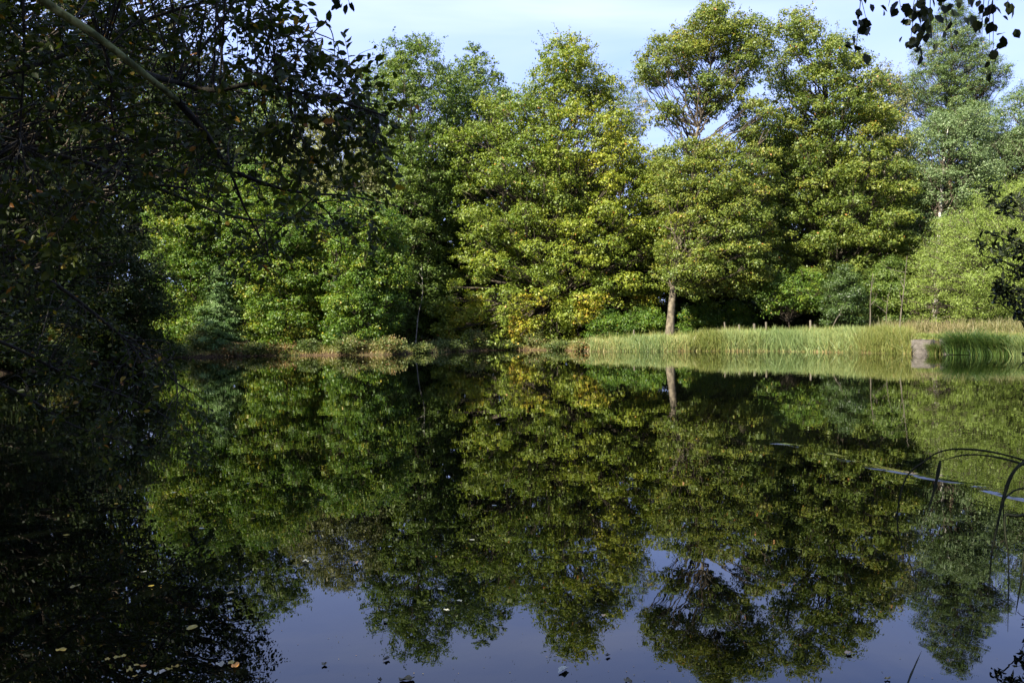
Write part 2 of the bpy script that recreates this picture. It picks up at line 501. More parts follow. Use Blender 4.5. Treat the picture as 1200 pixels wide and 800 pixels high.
def tree(name, label, polys, Y, base_px, leafm, bark, lr=1.2, leaves=60000, leaf=.2, thick=4.0, trunk_r=.25, flat=.7,
         seed=1, cat='tree', group=None, tint=(.45, .16), tintfn=None, sprig=6, aspect=.62, trunk_pts=None, main_limbs=0,
         dens=1.0, trunk_dy=0.0, tuft=.26, upw=.55, skew=None, topfrac=.85, hang=0.0, backleaf=.5, branch_r=1.0):
    leaves = int(leaves * 1.8); leaf = leaf * .72 if leaf < .3 else leaf
    rng = np.random.default_rng(seed)
    bx = at(base_px, 400, Y)[0]
    base = np.array([bx, Y, gz(bx, Y)])
    root = empty(name, base)
    tag(root, label, cat, group)
    Lb = lobes_from_polys(polys, Y, thick, lr, rng, dens)
    zc = Lb[:, 2]
    ztop = zc.max() + lr * .4
    cx = Lb[:, 0].mean()
    # trunk
    if trunk_pts is None:
        H = base[2] + (ztop - base[2]) * topfrac
        k = 6
        tp = []
        for i in range(k + 1):
            f = i / k
            tp.append([base[0] + (cx - base[0]) * f ** 1.5 + rng.normal() * .12 * (0 < i), Y + rng.normal() * .12 * (0 < i), base[2] - .3 + (H - base[2] + .3) * f])
    else:
        tp = [list(at(x, y, Y + trunk_dy)) for x, y in trunk_pts]
        tp[0][2] = base[2] - .3
    tp = spline(tp, 24)
    tr = trunk_r * (1 - np.linspace(0, 1, 24) ** .9 * .88)
    tr[0] *= 1.45; tr[1] *= 1.15
    tb = Tubes(); tb.add(tp, tr, 10); tb.build('trunk', bark, root)
    # limbs
    order = rng.permutation(len(Lb))
    br = Tubes(); nl = 0
    tz = tp[:, 2]
    for q in order:
        c = Lb[q]
        hd = math.hypot(c[0] - cx, c[1] - Y)
        za = max(base[2] + (c[2] - base[2]) * rng.uniform(.45, .7), c[2] - hd * .8 - 1.0)
        za = min(za, tz[-2]); za = max(za, tz[4])
        j = int(np.argmin(abs(tz - za)))
        a = tp[j]
        ln_ = np.linalg.norm(c - a)
        mid = a + (c - a) * .5 + np.array([rng.normal() * .06 * ln_, rng.normal() * .06 * ln_, -.06 * ln_ + .1 * ln_ * rng.uniform()])
        pts = spline([a, mid, c], 9)
        pts[1:-1] += rng.normal(size=(7, 3)) * .03 * min(ln_, 4)
        r0 = min(tr[j] * .7, .013 * ln_ + .012) * branch_r
        rad = r0 * (1 - np.linspace(0, 1, 9) * .85)
        if nl < main_limbs and ln_ > 2.5:
            t = Tubes(); t.add(pts, rad * 1.5, 7); t.build('limb', B_TWIG if nl else bark, root)
        else:
            br.add(pts, rad, 4)
        nl += 1
        for _ in range(3):      # twigs inside the lobe
            e = c + unit(rng.normal(size=3) + [0, 0, .4]) * lr * rng.uniform(.6, 1.1)
            br.add(spline([pts[-3], c * .6 + e * .4, e], 4), [r0 * .3, r0 * .22, r0 * .14, .006], 3)
    # leaves in tufts on the shell of each bough
    nb = len(Lb)
    lobe_t = rng.normal(size=nb)
    lobe_r = lr * rng.uniform(.5, 1.15, nb)
    back = (Lb[:, 1] > Y + .15 * thick)
    wgt = np.where(back, backleaf, 1.0) * lobe_r ** 2
    m = 30
    ntuft_tot = int(leaves / m)
    li = rng.choice(nb, ntuft_tot, p=wgt / wgt.sum())
    dvec = unit(rng.normal(size=(ntuft_tot, 3)) + [0, -.15, .3])
    rr_ = lobe_r[li] * rng.uniform(.4, 1.05, ntuft_tot) ** .6
    bump = 1 + .22 * np.sin(dvec[:, 0] * 5 + li) * np.sin(dvec[:, 2] * 6 + li * 2.1)
    tc_ = Lb[li] + dvec * (rr_ * bump)[:, None] * [1.12, 1.12, flat]
    tt = lobe_t[li] * .55 + rng.normal(size=ntuft_tot) * .6
    # each tuft is a small dome of leaves around a twig end
    n_all = ntuft_tot * m
    od = unit(rng.normal(size=(n_all, 3)) + [0, 0, .35])
    rc = np.repeat(tuft * 1.25 * rng.uniform(.55, 1.7, ntuft_tot), m) * rng.uniform(.45, 1.15, n_all)
    cen = np.repeat(tc_, m, 0) + od * rc[:, None] * [1.1, 1.1, .7]
    if hang: cen[:, 2] -= rng.exponential(hang, len(cen))
    nor = od * .8 + np.repeat(dvec, m, 0) * .45 + rng.normal(size=(n_all, 3)) * .42 + [0, 0, upw * .5]
    tv = np.repeat(tt, m)
    # sprigs at the rim
    outer = np.where(Lb[:, 2] > np.quantile(Lb[:, 2], .35))[0]
    ns = int(len(outer) * sprig)
    if ns:
        si = rng.choice(outer, ns)
        sdv = unit(rng.normal(size=(ns, 3)) * [1, .6, .6] + [0, 0, .75])
        m2 = 9
        tpar = np.tile(np.linspace(.75, 1.0, m2), ns)[:, None]
        slen = np.repeat(lobe_r[si] * rng.uniform(1.15, 1.75, ns), m2)[:, None]
        sc = np.repeat(Lb[si], m2, 0) + np.repeat(sdv, m2, 0) * slen * tpar + rng.normal(size=(ns * m2, 3)) * .07
        cen = np.vstack([cen, sc]); nor = np.vstack([nor, rng.normal(size=(len(sc), 3)) + [0, 0, .4]])
        tv = np.concatenate([tv, np.repeat(lobe_t[si], m2)])
        if m2 and sprig:
            for k in range(0, ns, 2):
                a = Lb[si[k]]; e = a + sdv[k] * slen[k * m2, 0]
                br.add([a, a + (e - a) * .6, e], [.02, .012, .005], 3)
    br.build('branches', B_TWIG, root)
    gzv = base[2] + .05
    keep = cen[:, 2] > np.maximum(.08, 0)
    cen, nor, tv = cen[keep], nor[keep], tv[keep]
    tv = tint[0] + tint[1] * (tv + rng.normal(size=len(tv)) * .7)
    if tintfn is not None: tv = np.minimum(tv + tintfn(cen), np.where(cen[:, 2] < 4.2, .97, .88))
    rare = rng.uniform(size=len(tv)) < .006
    tv[rare] = 1.0
    V, Fi = leaf_quads(cen, nor, leaf * rng.uniform(.5, 1.6, len(cen)), aspect, rng)
    mesh_obj('crown', V, Fi, 4, leafm, root, tint=tv)
    TOTAL[0] += len(cen)
    return root


def ell(cx, cy, rx, ry, n=14):
    return [(cx + rx * math.cos(a), cy + ry * math.sin(a)) for a in np.linspace(0, 2 * math.pi, n, endpoint=False)]


def zpx(Y, z):   # pixel row of height z at depth Y, near the middle
    return 384 - F * (z - CAM_H) / Y


# --- the main trees of the far bank
zoneI = lambda c: np.clip((c[:, 0] - 3) / 9, -.25, .3) * np.clip((c[:, 2] - 3) / 8, 0, 1) * .45 + np.where(c[:, 2] < 4.2, .30 * (np.sin(c[:, 0] * 1.3) > -.3), 0)
tree('oak_tree', 'broad yellow-green oak in autumn colour sweeping down to the water at the middle',
     [[(520, 175), (562, 128), (600, 108), (625, 112), (690, 112), (716, 126), (738, 165), (772, 212), (796, 262), (785, 300), (775, 340), (750, 380), (700, 425), (530, 425), (508, 370), (538, 310), (532, 240)],
      [(622, 118), (630, 85), (648, 62), (668, 52), (690, 72), (712, 92), (715, 120)]], 65, 650, L_OAKY, B_OAK, lr=1.25,
     leaves=150000, leaf=.2, thick=6, trunk_r=.4, seed=11, tint=(.44, .14), tintfn=zoneI, sprig=7, flat=.62, main_limbs=5)
tree('oak_tree', 'tall open-crowned oak with a pale leaning trunk and sky showing between its upper limbs',
     [[(745, 92), (750, 68), (772, 44), (798, 38), (822, 60), (812, 88), (782, 98), (764, 102)],
      [(797, 40), (815, 14), (848, 10), (860, 40), (842, 78), (818, 64)],
      [(852, 40), (880, 28), (892, 60), (884, 98), (862, 104), (846, 82)],
      [(758, 130), (772, 124), (796, 134), (786, 144), (768, 142)],
      [(806, 100), (828, 88), (848, 98), (858, 120), (842, 140), (816, 134)],
      [(862, 128), (884, 118), (905, 140), (900, 172), (872, 168)],
      [(766, 178), (800, 165), (850, 168), (900, 180), (905, 240), (902, 320), (870, 345), (820, 352), (790, 345), (766, 318), (778, 262), (772, 210)]],
     58, 786, L_OAK, B_OAK, lr=.85, leaves=96000, leaf=.18, thick=4.2, trunk_r=.30, seed=12, sprig=5, flat=.6, tint=(.55, .14),
     trunk_pts=[(784, 394), (789, 340), (800, 270), (812, 210), (814, 170), (826, 120), (836, 60)], main_limbs=8, dens=.95, branch_r=.9, trunk_dy=-.8)
tree('oak_tree', 'tall dense olive-green oak beside the open-crowned oak, rounded top and low boughs over the reeds',
     [[(896, 80), (888, 42), (905, 34), (930, 24), (952, 36), (975, 62), (1000, 80), (1022, 110), (1040, 150), (1052, 190), (1062, 240), (1062, 300), (1040, 352), (1000, 378), (960, 352), (905, 345), (885, 300), (892, 240), (893, 160), (912, 120)]],
     61, 975, L_OAK, B_OAK, lr=1.15, leaves=120000, leaf=.19, thick=5, trunk_r=.4, seed=13, flat=.6, tint=(.5, .14), main_limbs=4)
tree('ash_tree', 'tall mid-green ash with a pointed feathery top standing left of the yellow-green oak',
     [[(428, 108), (440, 78), (462, 62), (480, 58), (497, 44), (512, 62), (528, 90), (545, 130), (548, 190), (530, 260), (525, 330), (505, 395), (450, 395), (432, 300), (440, 200), (425, 150)]],
     66, 480, L_ASH, B_DARK, lr=1.15, leaves=80000, leaf=.2, thick=4.5, trunk_r=.32, seed=14, tint=(.45, .16), flat=.8)
tree('ash_tree', 'slim green ash top rising between the taller ash and the yellow-green oak',
     [[(522, 120), (540, 72), (552, 62), (572, 72), (592, 102), (600, 150), (590, 230), (560, 300), (530, 300)]],
     71, 560, L_ASH, B_DARK, lr=1.0, leaves=26000, leaf=.22, thick=3, trunk_r=.22, seed=15, flat=.85)
tree('pine_tree', 'rounded brownish pine top just showing behind the right shoulder of the yellow-green oak',
     [[(700, 118), (722, 96), (742, 98), (758, 122), (752, 155), (738, 210), (700, 210)]], 76, 735, L_PINE, B_PINE, lr=.85,
     leaves=17000, leaf=.2, thick=3, trunk_r=.25, seed=16, sprig=0, tint=(.75, .15), aspect=.3, tuft=.2)
tree('pine_tree', 'tall Scots pine with a conical blue-green top and pinkish upper trunk against the sky',
     [[(1084, 40), (1098, 12), (1113, 3), (1132, 20), (1146, 52), (1152, 66), (1180, 88), (1170, 108), (1150, 122), (1150, 160), (1085, 160), (1080, 128), (1062, 122), (1050, 98), (1074, 84), (1072, 62)]],
     74, 1115, L_PINE, B_PINE, lr=.6, leaves=66000, leaf=.2, thick=3.4, trunk_r=.3, seed=17, branch_r=.6, sprig=0, tint=(.5, .15), aspect=.28,
     tuft=.24, flat=.7, dens=.85, topfrac=.98)
tree('alder_tree', 'thin pale olive tree with see-through twigs between the dense oak and the pine',
     [[(1000, 98), (1025, 82), (1045, 100), (1062, 130), (1070, 200), (1066, 280), (1020, 280), (1010, 180)]],
     70, 1040, L_OLIVE, B_GREY, lr=.9, leaves=18000, leaf=.19, thick=3, trunk_r=.2, seed=18, sprig=9, tint=(.45, .2))
tree('poplar_tree', 'pale grey-green poplar in front of the pine with a bare white stretch of trunk',
     [[(1062, 185), (1075, 150), (1095, 135), (1120, 130), (1145, 142), (1160, 175), (1158, 215), (1150, 290), (1100, 310), (1076, 320), (1062, 320)]],
     60, 1100, L_PALE, B_BIRCH, lr=.95, leaves=52000, leaf=.15, thick=3, trunk_r=.2, seed=19, flat=1.0, trunk_pts=[(1094, 385), (1098, 320), (1101, 265), (1104, 215), (1108, 170), (1112, 145)], trunk_dy=-1.7)
tree('willow_tree', 'grey-green willow filling the right edge above the bright willow mound',
     [[(1140, 170), (1160, 128), (1190, 112), (1215, 100), (1260, 96), (1300, 140), (1300, 260), (1200, 260), (1150, 235)]],
     64, 1215, L_PALE, B_GREY, lr=1.1, leaves=48000, leaf=.16, thick=4, trunk_r=.3, seed=20, tint=(.35, .14), flat=.9)
tree('willow_bush', 'big rounded light-green willow mound growing behind the dry grass at the right',
     [[(1058, 384), (1062, 335), (1085, 292), (1120, 252), (1160, 225), (1200, 210), (1260, 205), (1320, 250), (1320, 384)]],
     53, 1180, L_WILLOW, B_GREY, lr=1.1, leaves=135000, leaf=.13, thick=5, trunk_r=.2, seed=21, flat=.9, cat='bush', aspect=.4, tint=(.45, .14), dens=1.3, sprig=5, upw=.3)
# --- left part of the far bank
tree('oak_sapling', 'bright green young oak thicket lit by the sun left of the bluish spruce sapling',
     [[(172, 240), (195, 195), (230, 178), (262, 195), (280, 250), (275, 330), (262, 412), (205, 415), (188, 340)]],
     57.6, 225, L_GREEN, B_GREY, lr=.85, leaves=62000, leaf=.16, thick=3, trunk_r=.16, seed=31, tint=(.55, .18), cat='tree')
tree('maple_tree', 'bright green young maple between the spruce sapling and the dark gap in the wood',
     [[(268, 230), (300, 190), (345, 205), (372, 250), (380, 330), (365, 418), (310, 418), (285, 360), (268, 300)]],
     57.2, 330, L_GREEN, B_GREY, lr=.85, leaves=62000, leaf=.17, thick=3, trunk_r=.16, seed=32, tint=(.6, .18))
tree('maple_tree', 'leafy green maple with low clustered boughs just left of the dark gap under the ash',
     [[(378, 250), (405, 225), (440, 235), (470, 262), (478, 310), (470, 370), (455, 412), (420, 410), (385, 405), (385, 340)]],
     56.2, 430, L_GREEN, B_GREY, lr=.75, leaves=42000, leaf=.17, thick=2.6, trunk_r=.15, seed=33, tint=(.5, .2))
tree('hazel_tree', 'muted brownish-green hazel rising behind the bright maples below the sky gap',
     [[(335, 175), (360, 145), (395, 135), (430, 148), (455, 175), (465, 230), (450, 290), (350, 290), (335, 230)]],
     65, 395, L_OLIVE, B_GREY, lr=.95, leaves=42000, leaf=.18, thick=3.5, trunk_r=.2, seed=34, tint=(.4, .2))
tree('ash_tree', 'round green tree top behind the overhanging branches, right of the leftmost tall tree',
     [[(235, 160), (250, 120), (285, 95), (320, 98), (345, 130), (350, 200), (300, 260), (230, 260)]],
     70, 290, L_ASH, B_DARK, lr=1.2, leaves=30000, leaf=.22, thick=4, trunk_r=.25, seed=35, tint=(.6, .18))
tree('ash_tree', 'tall green tree half hidden behind the overhanging branches, leftmost on the far bank',
     [[(80, 120), (105, 60), (150, 30), (195, 50), (235, 100), (245, 200), (200, 300), (90, 300)]],
     66, 160, L_ASH, B_DARK, lr=1.4, leaves=40000, leaf=.24, thick=5, trunk_r=.3, seed=36, tint=(.6, .18))
tree('ash_sapling', 'dark green ash growth in the shadow between the yellow-green oak and the pale leaning trunk',
     [[(745, 200), (775, 190), (800, 200), (806, 230), (800, 320), (782, 380), (745, 384), (738, 300)]],
     70, 765, L_ASH, B_DARK, lr=1.0, leaves=32000, leaf=.2, thick=3, trunk_r=.14, seed=37, tint=(.3, .16))
tree('maple_bush', 'bright green low maple bough hanging beneath the dense oak above the reeds',
     [[(886, 350), (900, 338), (905, 322), (925, 326), (940, 316), (962, 330), (966, 352), (945, 372), (925, 362), (905, 372)]],
     57, 925, L_GREEN, B_DARK, lr=.5, leaves=6500, leaf=.15, thick=1.6, flat=.5, trunk_r=.06, seed=38, cat='bush', tint=(.5, .15), sprig=4)
tree('holly_bush', 'dark glossy holly bush under the dense oak behind the reeds',
     [[(965, 384), (968, 345), (985, 312), (1003, 325), (1012, 384)]],
     54, 988, L_HOLLY, B_DARK, lr=.6, leaves=16000, leaf=.12, thick=1.5, trunk_r=.07, seed=39, cat='bush', sprig=3)
tree('holly_bush', 'dark shrub between the dense oak and the light-green willow mound',
     [[(1012, 388), (1015, 340), (1035, 300), (1056, 310), (1062, 350), (1050, 388)]],
     56, 1035, L_ASH, B_GREY, lr=.7, leaves=20000, leaf=.14, thick=1.8, trunk_r=.08, seed=40, cat='bush', tint=(.4, .2))
tree('maple_bush', 'small vivid green bush at the foot of the yellow-green oak, left end of the reeds',
     [[(685, 396), (698, 375), (712, 362), (722, 370), (740, 366), (748, 398)]], 60, 712, L_GREEN, B_DARK, lr=.45, leaves=7000, leaf=.15, thick=1.4, flat=.5, trunk_r=.06,
     seed=41, cat='bush', tint=(.35, .15), sprig=3)

for i, (px, top, hw, lab) in enumerate([(760, 362, 22, 'dim green shrub in the shade just left of the pale oak trunk'), (822, 352, 24, 'dim green shrub in the shade just right of the pale oak trunk'),
                                        (862, 356, 20, 'dim shrub in the hollow behind the tall reeds and fence posts')]):
    tree('elder_bush', lab, [[(px - hw, 392), (px - hw * .8, top + 12), (px - 4, top), (px + hw * .5, top + 5), (px + hw, top + 22), (px + hw, 392)]], 60.5, px, L_GREEN, B_TWIG, lr=.5,
         leaves=6000, leaf=.16, thick=1.5, trunk_r=.05, seed=430 + i, cat='bush', flat=.5, sprig=5, tint=(.4, .2))

# spruce sapling: conical, tiers of drooping boughs
def spruce(label, px, py0, py1, Y, hw, seed):
    rng = np.random.default_rng(seed)
    b = at(px, 400, Y); base = np.array([b[0], Y, gz(b[0], Y)])
    top = at(px, py0, Y)[2]
    root = empty('spruce_sapling', base); tag(root, label, 'tree')
    t = Tubes(); t.add([base, [base[0], Y, (base[2] + top) / 2], [base[0], Y, top]], [.09, .06, .01], 6); t.build('trunk', B_DARK, root)
    H = top - base[2]; cs, ns, tv = [], [], []
    br = Tubes()
    for k in range(110):
        f = (k + .5) / 110; z = base[2] + .3 + f * (H - .3); r = hw * (1 - f) ** .8 * rng.uniform(.45, 1.2) + .12
        ph = k * 2.4; d = np.array([math.cos(ph), math.sin(ph), 0])
        e = np.array([base[0], Y, z]) + d * r + [0, 0, -.15 * r]
        br.add([[base[0], Y, z], e], [.015, .004], 3)
        n = int(40 + 210 * r)
        s = rng.uniform(.1, 1.05, n) ** .7
        c = np.array([base[0], Y, z]) + (e - [base[0], Y, z]) * s[:, None] + rng.normal(size=(n, 3)) * [.11, .11, .05] * (1 + .8 * s[:, None])
        cs.append(c); ns.append(rng.normal(size=(n, 3)) * .5 + [0, 0, .8] + d * .3); tv.append(.5 + .2 * rng.normal() + .2 * rng.normal(size=n) + .2 * (s - .5))
    cs = np.vstack(cs); ns = np.vstack(ns)
    V, Fi = leaf_quads(cs, ns, .15 * rng.uniform(.6, 1.3, len(cs)), .3, rng)
    br.build('branches', B_DARK, root)
    mesh_obj('crown', V, Fi, 4, L_SPRUCE, root, tint=np.concatenate(tv))


spruce('young bluish-green spruce sapling close to the water at the left of the far bank', 257, 312, 406, 55.6, 2.3, 5)

# --- dark trees on the left shore
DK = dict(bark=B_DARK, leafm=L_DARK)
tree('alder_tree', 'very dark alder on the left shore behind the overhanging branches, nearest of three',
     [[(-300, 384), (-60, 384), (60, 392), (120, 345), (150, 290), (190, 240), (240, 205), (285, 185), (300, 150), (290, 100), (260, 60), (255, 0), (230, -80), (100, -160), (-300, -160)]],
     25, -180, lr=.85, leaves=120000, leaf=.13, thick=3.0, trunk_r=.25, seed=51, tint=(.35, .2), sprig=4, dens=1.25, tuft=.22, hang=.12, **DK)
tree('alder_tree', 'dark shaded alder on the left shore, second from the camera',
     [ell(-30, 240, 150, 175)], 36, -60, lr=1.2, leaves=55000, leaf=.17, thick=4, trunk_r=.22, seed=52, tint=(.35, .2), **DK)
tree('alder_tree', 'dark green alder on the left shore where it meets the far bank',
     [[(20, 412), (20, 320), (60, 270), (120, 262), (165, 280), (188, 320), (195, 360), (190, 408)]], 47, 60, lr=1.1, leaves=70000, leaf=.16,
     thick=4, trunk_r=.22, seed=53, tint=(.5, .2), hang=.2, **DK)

# --- wood behind
bgs = [(-60, 120, 78, 90), (30, 150, 84, 80), (250, 150, 80, 75), (350, 205, 76, 70), (430, 190, 82, 70), (520, 210, 78, 70), (610, 170, 84, 80), (680, 190, 80, 60),
       (790, 245, 72, 62), (860, 215, 76, 65), (930, 160, 78, 70), (1010, 190, 80, 60), (1080, 190, 82, 55), (1170, 170, 84, 65), (1250, 150, 80, 70), (1350, 160, 74, 90)]
where = ['behind the far-left shore', 'left of the round ash top', 'behind the bright young oaks', 'behind the bright maple', 'behind the hazel', 'filling the dark gap beside the tall ash',
         'behind the left half of the yellow-green oak', 'behind the right half of the yellow-green oak', 'behind the pale leaning trunk', 'between the two tall oaks', 'behind the dense oak',
         'behind the thin olive tree', 'behind the poplar', 'behind the right-hand willow', 'behind the right edge of the willow mound', 'beyond the right end of the pond']
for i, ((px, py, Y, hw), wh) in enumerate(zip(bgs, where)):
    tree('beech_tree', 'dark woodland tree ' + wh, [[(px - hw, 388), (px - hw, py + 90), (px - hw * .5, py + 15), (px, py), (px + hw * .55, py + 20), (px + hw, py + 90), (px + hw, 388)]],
         Y, px, L_DARK if i % 3 else L_ASH, B_DARK, lr=1.9, leaves=20000, leaf=.45, thick=4, trunk_r=.3, seed=70 + i, sprig=2, tuft=.45,  # dark leaves paint deeper shade into the gaps between the front crowns
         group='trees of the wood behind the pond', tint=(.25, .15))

# understory stuff in the deep shade
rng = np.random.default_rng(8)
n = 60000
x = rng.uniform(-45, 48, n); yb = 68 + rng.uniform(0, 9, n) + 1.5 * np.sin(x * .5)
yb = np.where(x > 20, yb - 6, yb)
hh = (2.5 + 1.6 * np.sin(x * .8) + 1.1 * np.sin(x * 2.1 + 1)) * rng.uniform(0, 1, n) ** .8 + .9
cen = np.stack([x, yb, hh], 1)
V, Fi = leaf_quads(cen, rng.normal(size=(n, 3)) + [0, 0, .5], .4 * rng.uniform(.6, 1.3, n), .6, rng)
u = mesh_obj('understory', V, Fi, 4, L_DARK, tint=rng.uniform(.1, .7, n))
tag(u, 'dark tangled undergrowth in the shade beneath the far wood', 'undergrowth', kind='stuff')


# ---------------------------------------------------------------- bank bushes and brambles
def bush(label, px, Y, rx, h, mat, seed, name='bramble_bush', leaves=5000, leaf=.11, tint=(.5, .22), group='brambles along the far bank', dy=.5, hang=0, cat='bush', x0=None):
    rng = np.random.default_rng(seed)
    x0 = at(px, 405, Y)[0] if x0 is None else x0
    base = np.array([x0, Y, max(0, gz(x0, Y) - .05)])
    root = empty(name, base); tag(root, label, cat, group)
    st = Tubes()
    ns = 26
    tips = []
    for k in range(ns):
        ph = rng.uniform(0, 6.28); r = rx * rng.uniform(.2, 1.05)
        e = base + [math.cos(ph) * r, math.sin(ph) * r * .6 - .25, h * rng.uniform(.2, .95) * (1 - .5 * (r / rx) ** 2)]
        mid = (base + e) / 2 + [0, 0, h * rng.uniform(.15, .4)]
        st.add(spline([base + rng.normal(size=3) * [.2, .1, 0], mid, e], 6), np.linspace(.014, .004, 6), 3)
        tips.append((base, mid, e))
    st.build('stems', B_GREY, root)
    k = rng.integers(0, ns, leaves); A = np.array([t[0] for t in tips])[k]; Bm = np.array([t[1] for t in tips])[k]; E = np.array([t[2] for t in tips])[k]
    f = rng.uniform(.15, 1.05, leaves)[:, None]
    c = A * (1 - f) ** 2 + 2 * Bm * f * (1 - f) + E * f ** 2 + rng.normal(size=(leaves, 3)) * [.20, .15, .13]
    c[:, 2] = np.maximum(c[:, 2], .03)
    tl = rng.normal(size=ns)[k]
    V, Fi = leaf_quads(c, rng.normal(size=(leaves, 3)) * .7 + [0, -.35, .6], leaf * rng.uniform(.6, 1.4, leaves), .7, rng)
    mesh_obj('foliage', V, Fi, 4, mat, root, tint=tint[0] + tint[1] * (.7 * tl + .7 * rng.normal(size=leaves)))
    return root


def shore_y(px):
    """distance of the waterline along the ray of column px"""
    s = np.arange(30, 75, .1)
    _, ins = seg_dist(np.stack([(px - 600) / F * s, s], 1), POND)
    return float(s[np.argmax(~ins)])


bb_specs = [(206, 1.1, 1.0, .45, 'olive bramble at the corner beneath the bright young oaks'), (236, 1.2, 1.5, .55, 'yellowish-green bush left of the spruce sapling'),
            (272, 1.0, .7, .8, 'low reddish bramble at the foot of the spruce sapling'), (300, 1.2, .9, .45, 'olive bramble just right of the spruce sapling'),
            (330, 1.3, 1.1, .82, 'rust-brown bramble under the young maple'), (362, 1.2, 1.2, .3, 'green bramble spilling to the water under the young maple'),
            (405, 1.3, .95, .5, 'pale green bank bush at the left end of the rusty brambles'), (432, 1.3, 1.2, .75, 'rusty orange bramble below the dark gap'),
            (458, 1.2, 1.0, .6, 'tan and rust bramble at the left of the dark gap'), (492, 1.3, .8, .45, 'low green bramble in the mouth of the dark gap'),
            (522, 1.3, .9, .5, 'olive bramble at the left foot of the yellow-green oak'), (556, 1.5, 1.2, .6, 'tan bush under the left boughs of the yellow-green oak'),
            (592, 1.4, 1.1, .4, 'green bramble in the middle beneath the yellow-green oak'), (628, 1.4, 1.2, .62, 'tan bramble under the oak right of the middle'),
            (660, 1.3, 1.0, .5, 'olive bramble near the right foot of the yellow-green oak'), (684, .9, .9, .78, 'pinkish-tan dry bush at the left end of the reeds')]
for i, (px, rx, h, t0, lab) in enumerate(bb_specs):
    Y = shore_y(px) + .45
    rx *= [1, .7, 1.25, .8][i % 4]; h *= [.75, 1.35, .55, 1.0, .6][i % 5]
    bush(lab, px, Y + [0, .5, .2][i % 3], rx, h, L_BRAMBLE, 200 + i, tint=(t0 * .85, .2), leaves=6500, leaf=.10)

for i, (x_, y_, rx, h, lab) in enumerate([(-24.3, 49.5, 1.6, 1.5, 'dark bush in the corner where the left shore meets the far bank'), (-24.4, 46.5, 1.5, 1.2, 'low dark bush on the left shore, second from the corner'),
                                          (-24.0, 43.2, 1.6, 1.6, 'dark rounded bush on the left shore, third from the corner'), (-23.2, 39.5, 1.7, 1.3, 'dark bush on the left shore seen through the overhanging leaves'),
                                          (-22.3, 35.5, 1.8, 1.5, 'dark bush on the left shore near the left edge of the picture')]):
    bush(lab, 0, y_, rx, h, L_DARK, 260 + i, name='alder_bush', leaves=7000, leaf=.12, tint=(.6, .2), group='dark bushes on the left shore', x0=x_)

# ---------------------------------------------------------------- reeds and grasses
def blades(rng, roots, H, W, lean, curve, seg=4, az=None):
    n = len(roots)
    if az is None: az = rng.uniform(0, 2 * np.pi, n)
    d = np.stack([np.cos(az), np.sin(az), np.zeros(n)], 1)
    fa = rng.uniform(0, 2 * np.pi, n)
    s = np.stack([np.cos(fa), np.sin(fa), np.zeros(n)], 1)
    rows = []
    for k in range(seg + 1):
        f = k / seg
        c = roots + d * (H * (lean * f + curve * f ** 2.2))[:, None]
        c = c + np.stack([np.zeros(n), np.zeros(n), H * (f - .45 * curve * f ** 3)], 1)
        w = (W * (1 - f ** 1.6) * .5 + .0015)[:, None]
        rows += [c - s * w, c + s * w]
    V = np.stack(rows, 1)
    i = np.arange(n, dtype=np.int32)[:, None] * (2 * (seg + 1))
    q = np.concatenate([i + np.array([[2 * k, 2 * k + 1, 2 * k + 3, 2 * k + 2]]) for k in range(seg)], 1)
    return V.reshape(-1, 3), q.reshape(-1, 4)


def reed_patch(name, label, cat, pxa, pxb, depth, n, h, mat, seed, width=.035, lean=.2, curve=.3, tint=(.42, .3), kind='stuff', off=-.35, hfn=None, group=None):
    rng = np.random.default_rng(seed)
    px = rng.uniform(pxa, pxb, n)
    grid = np.linspace(pxa, pxb, 60); sh = np.array([shore_y(g_) for g_ in grid])
    Y = np.interp(px, grid, sh) + off + rng.uniform(0, 1, n) * depth
    x = (px - 600) / F * Y
    g_ = ground_h(np.stack([x, Y], 1))
    roots = np.stack([x, Y, np.maximum(g_, -.25)], 1)
    H = np.maximum(.28, h * .93 - np.clip(g_, 0, 1) * .8 * (h > .5) * (off < .5)) * rng.uniform(.5, 1.15, n) * (1 + .15 * np.sin(x * 1.7 + Y) + .13 * np.sin(x * 4.3 + 2) + .1 * np.sin(x * 9.1 + Y * 3))
    if hfn is not None: H = H * hfn(px)
    V, q = blades(rng, roots, H, np.full(n, width) * rng.uniform(.6, 1.3, n), rng.uniform(0, 1, n) * lean * 2, rng.uniform(0, 1, n) ** 2 * curve * 3)
    tv = tint[0] + tint[1] * (rng.normal(size=n) * .6 + np.sin(x * 1.3 + seed) * .5)
    tvf = np.repeat(tv, 4)
    tvf[0::4] += .35      # straw-coloured bases
    o = mesh_obj(name, V, q, 4, mat, tint=tvf)
    tag(o, label, cat, group, kind)
    return o


reed_patch('reeds', 'blue-green reeds along the water in front of the pale leaning trunk', 'reeds', 692, 815, 2.6, 9000, 1.08, L_REED, 301, hfn=lambda p: .75 + .25 * np.clip((p - 692) / 90, 0, 1))
reed_patch('sedge', 'yellow-green sedge patch between two stretches of blue-green reeds', 'sedge', 808, 850, 2.2, 3400, 1.3, L_SEDGE, 302, tint=(.4, .25))
reed_patch('reeds', 'tall blue-green reeds below the dense oak, longest stretch of the reed bed', 'reeds', 845, 1012, 2.8, 12500, 1.38, L_REED, 303, tint=(.36, .22))
reed_patch('sedge', 'yellowish sedge and seeding grass left of the grey sluice block', 'sedge', 1005, 1068, 2.8, 7000, 1.4, L_SEDGE, 304, tint=(.45, .28), width=.03)
reed_patch('water_fringe', 'straw-brown fringe of dead reed bases at the waterline', 'reeds', 690, 1070, .5, 5000, .32, L_STRAW, 305, off=-.5, tint=(.6, .3), lean=.4)
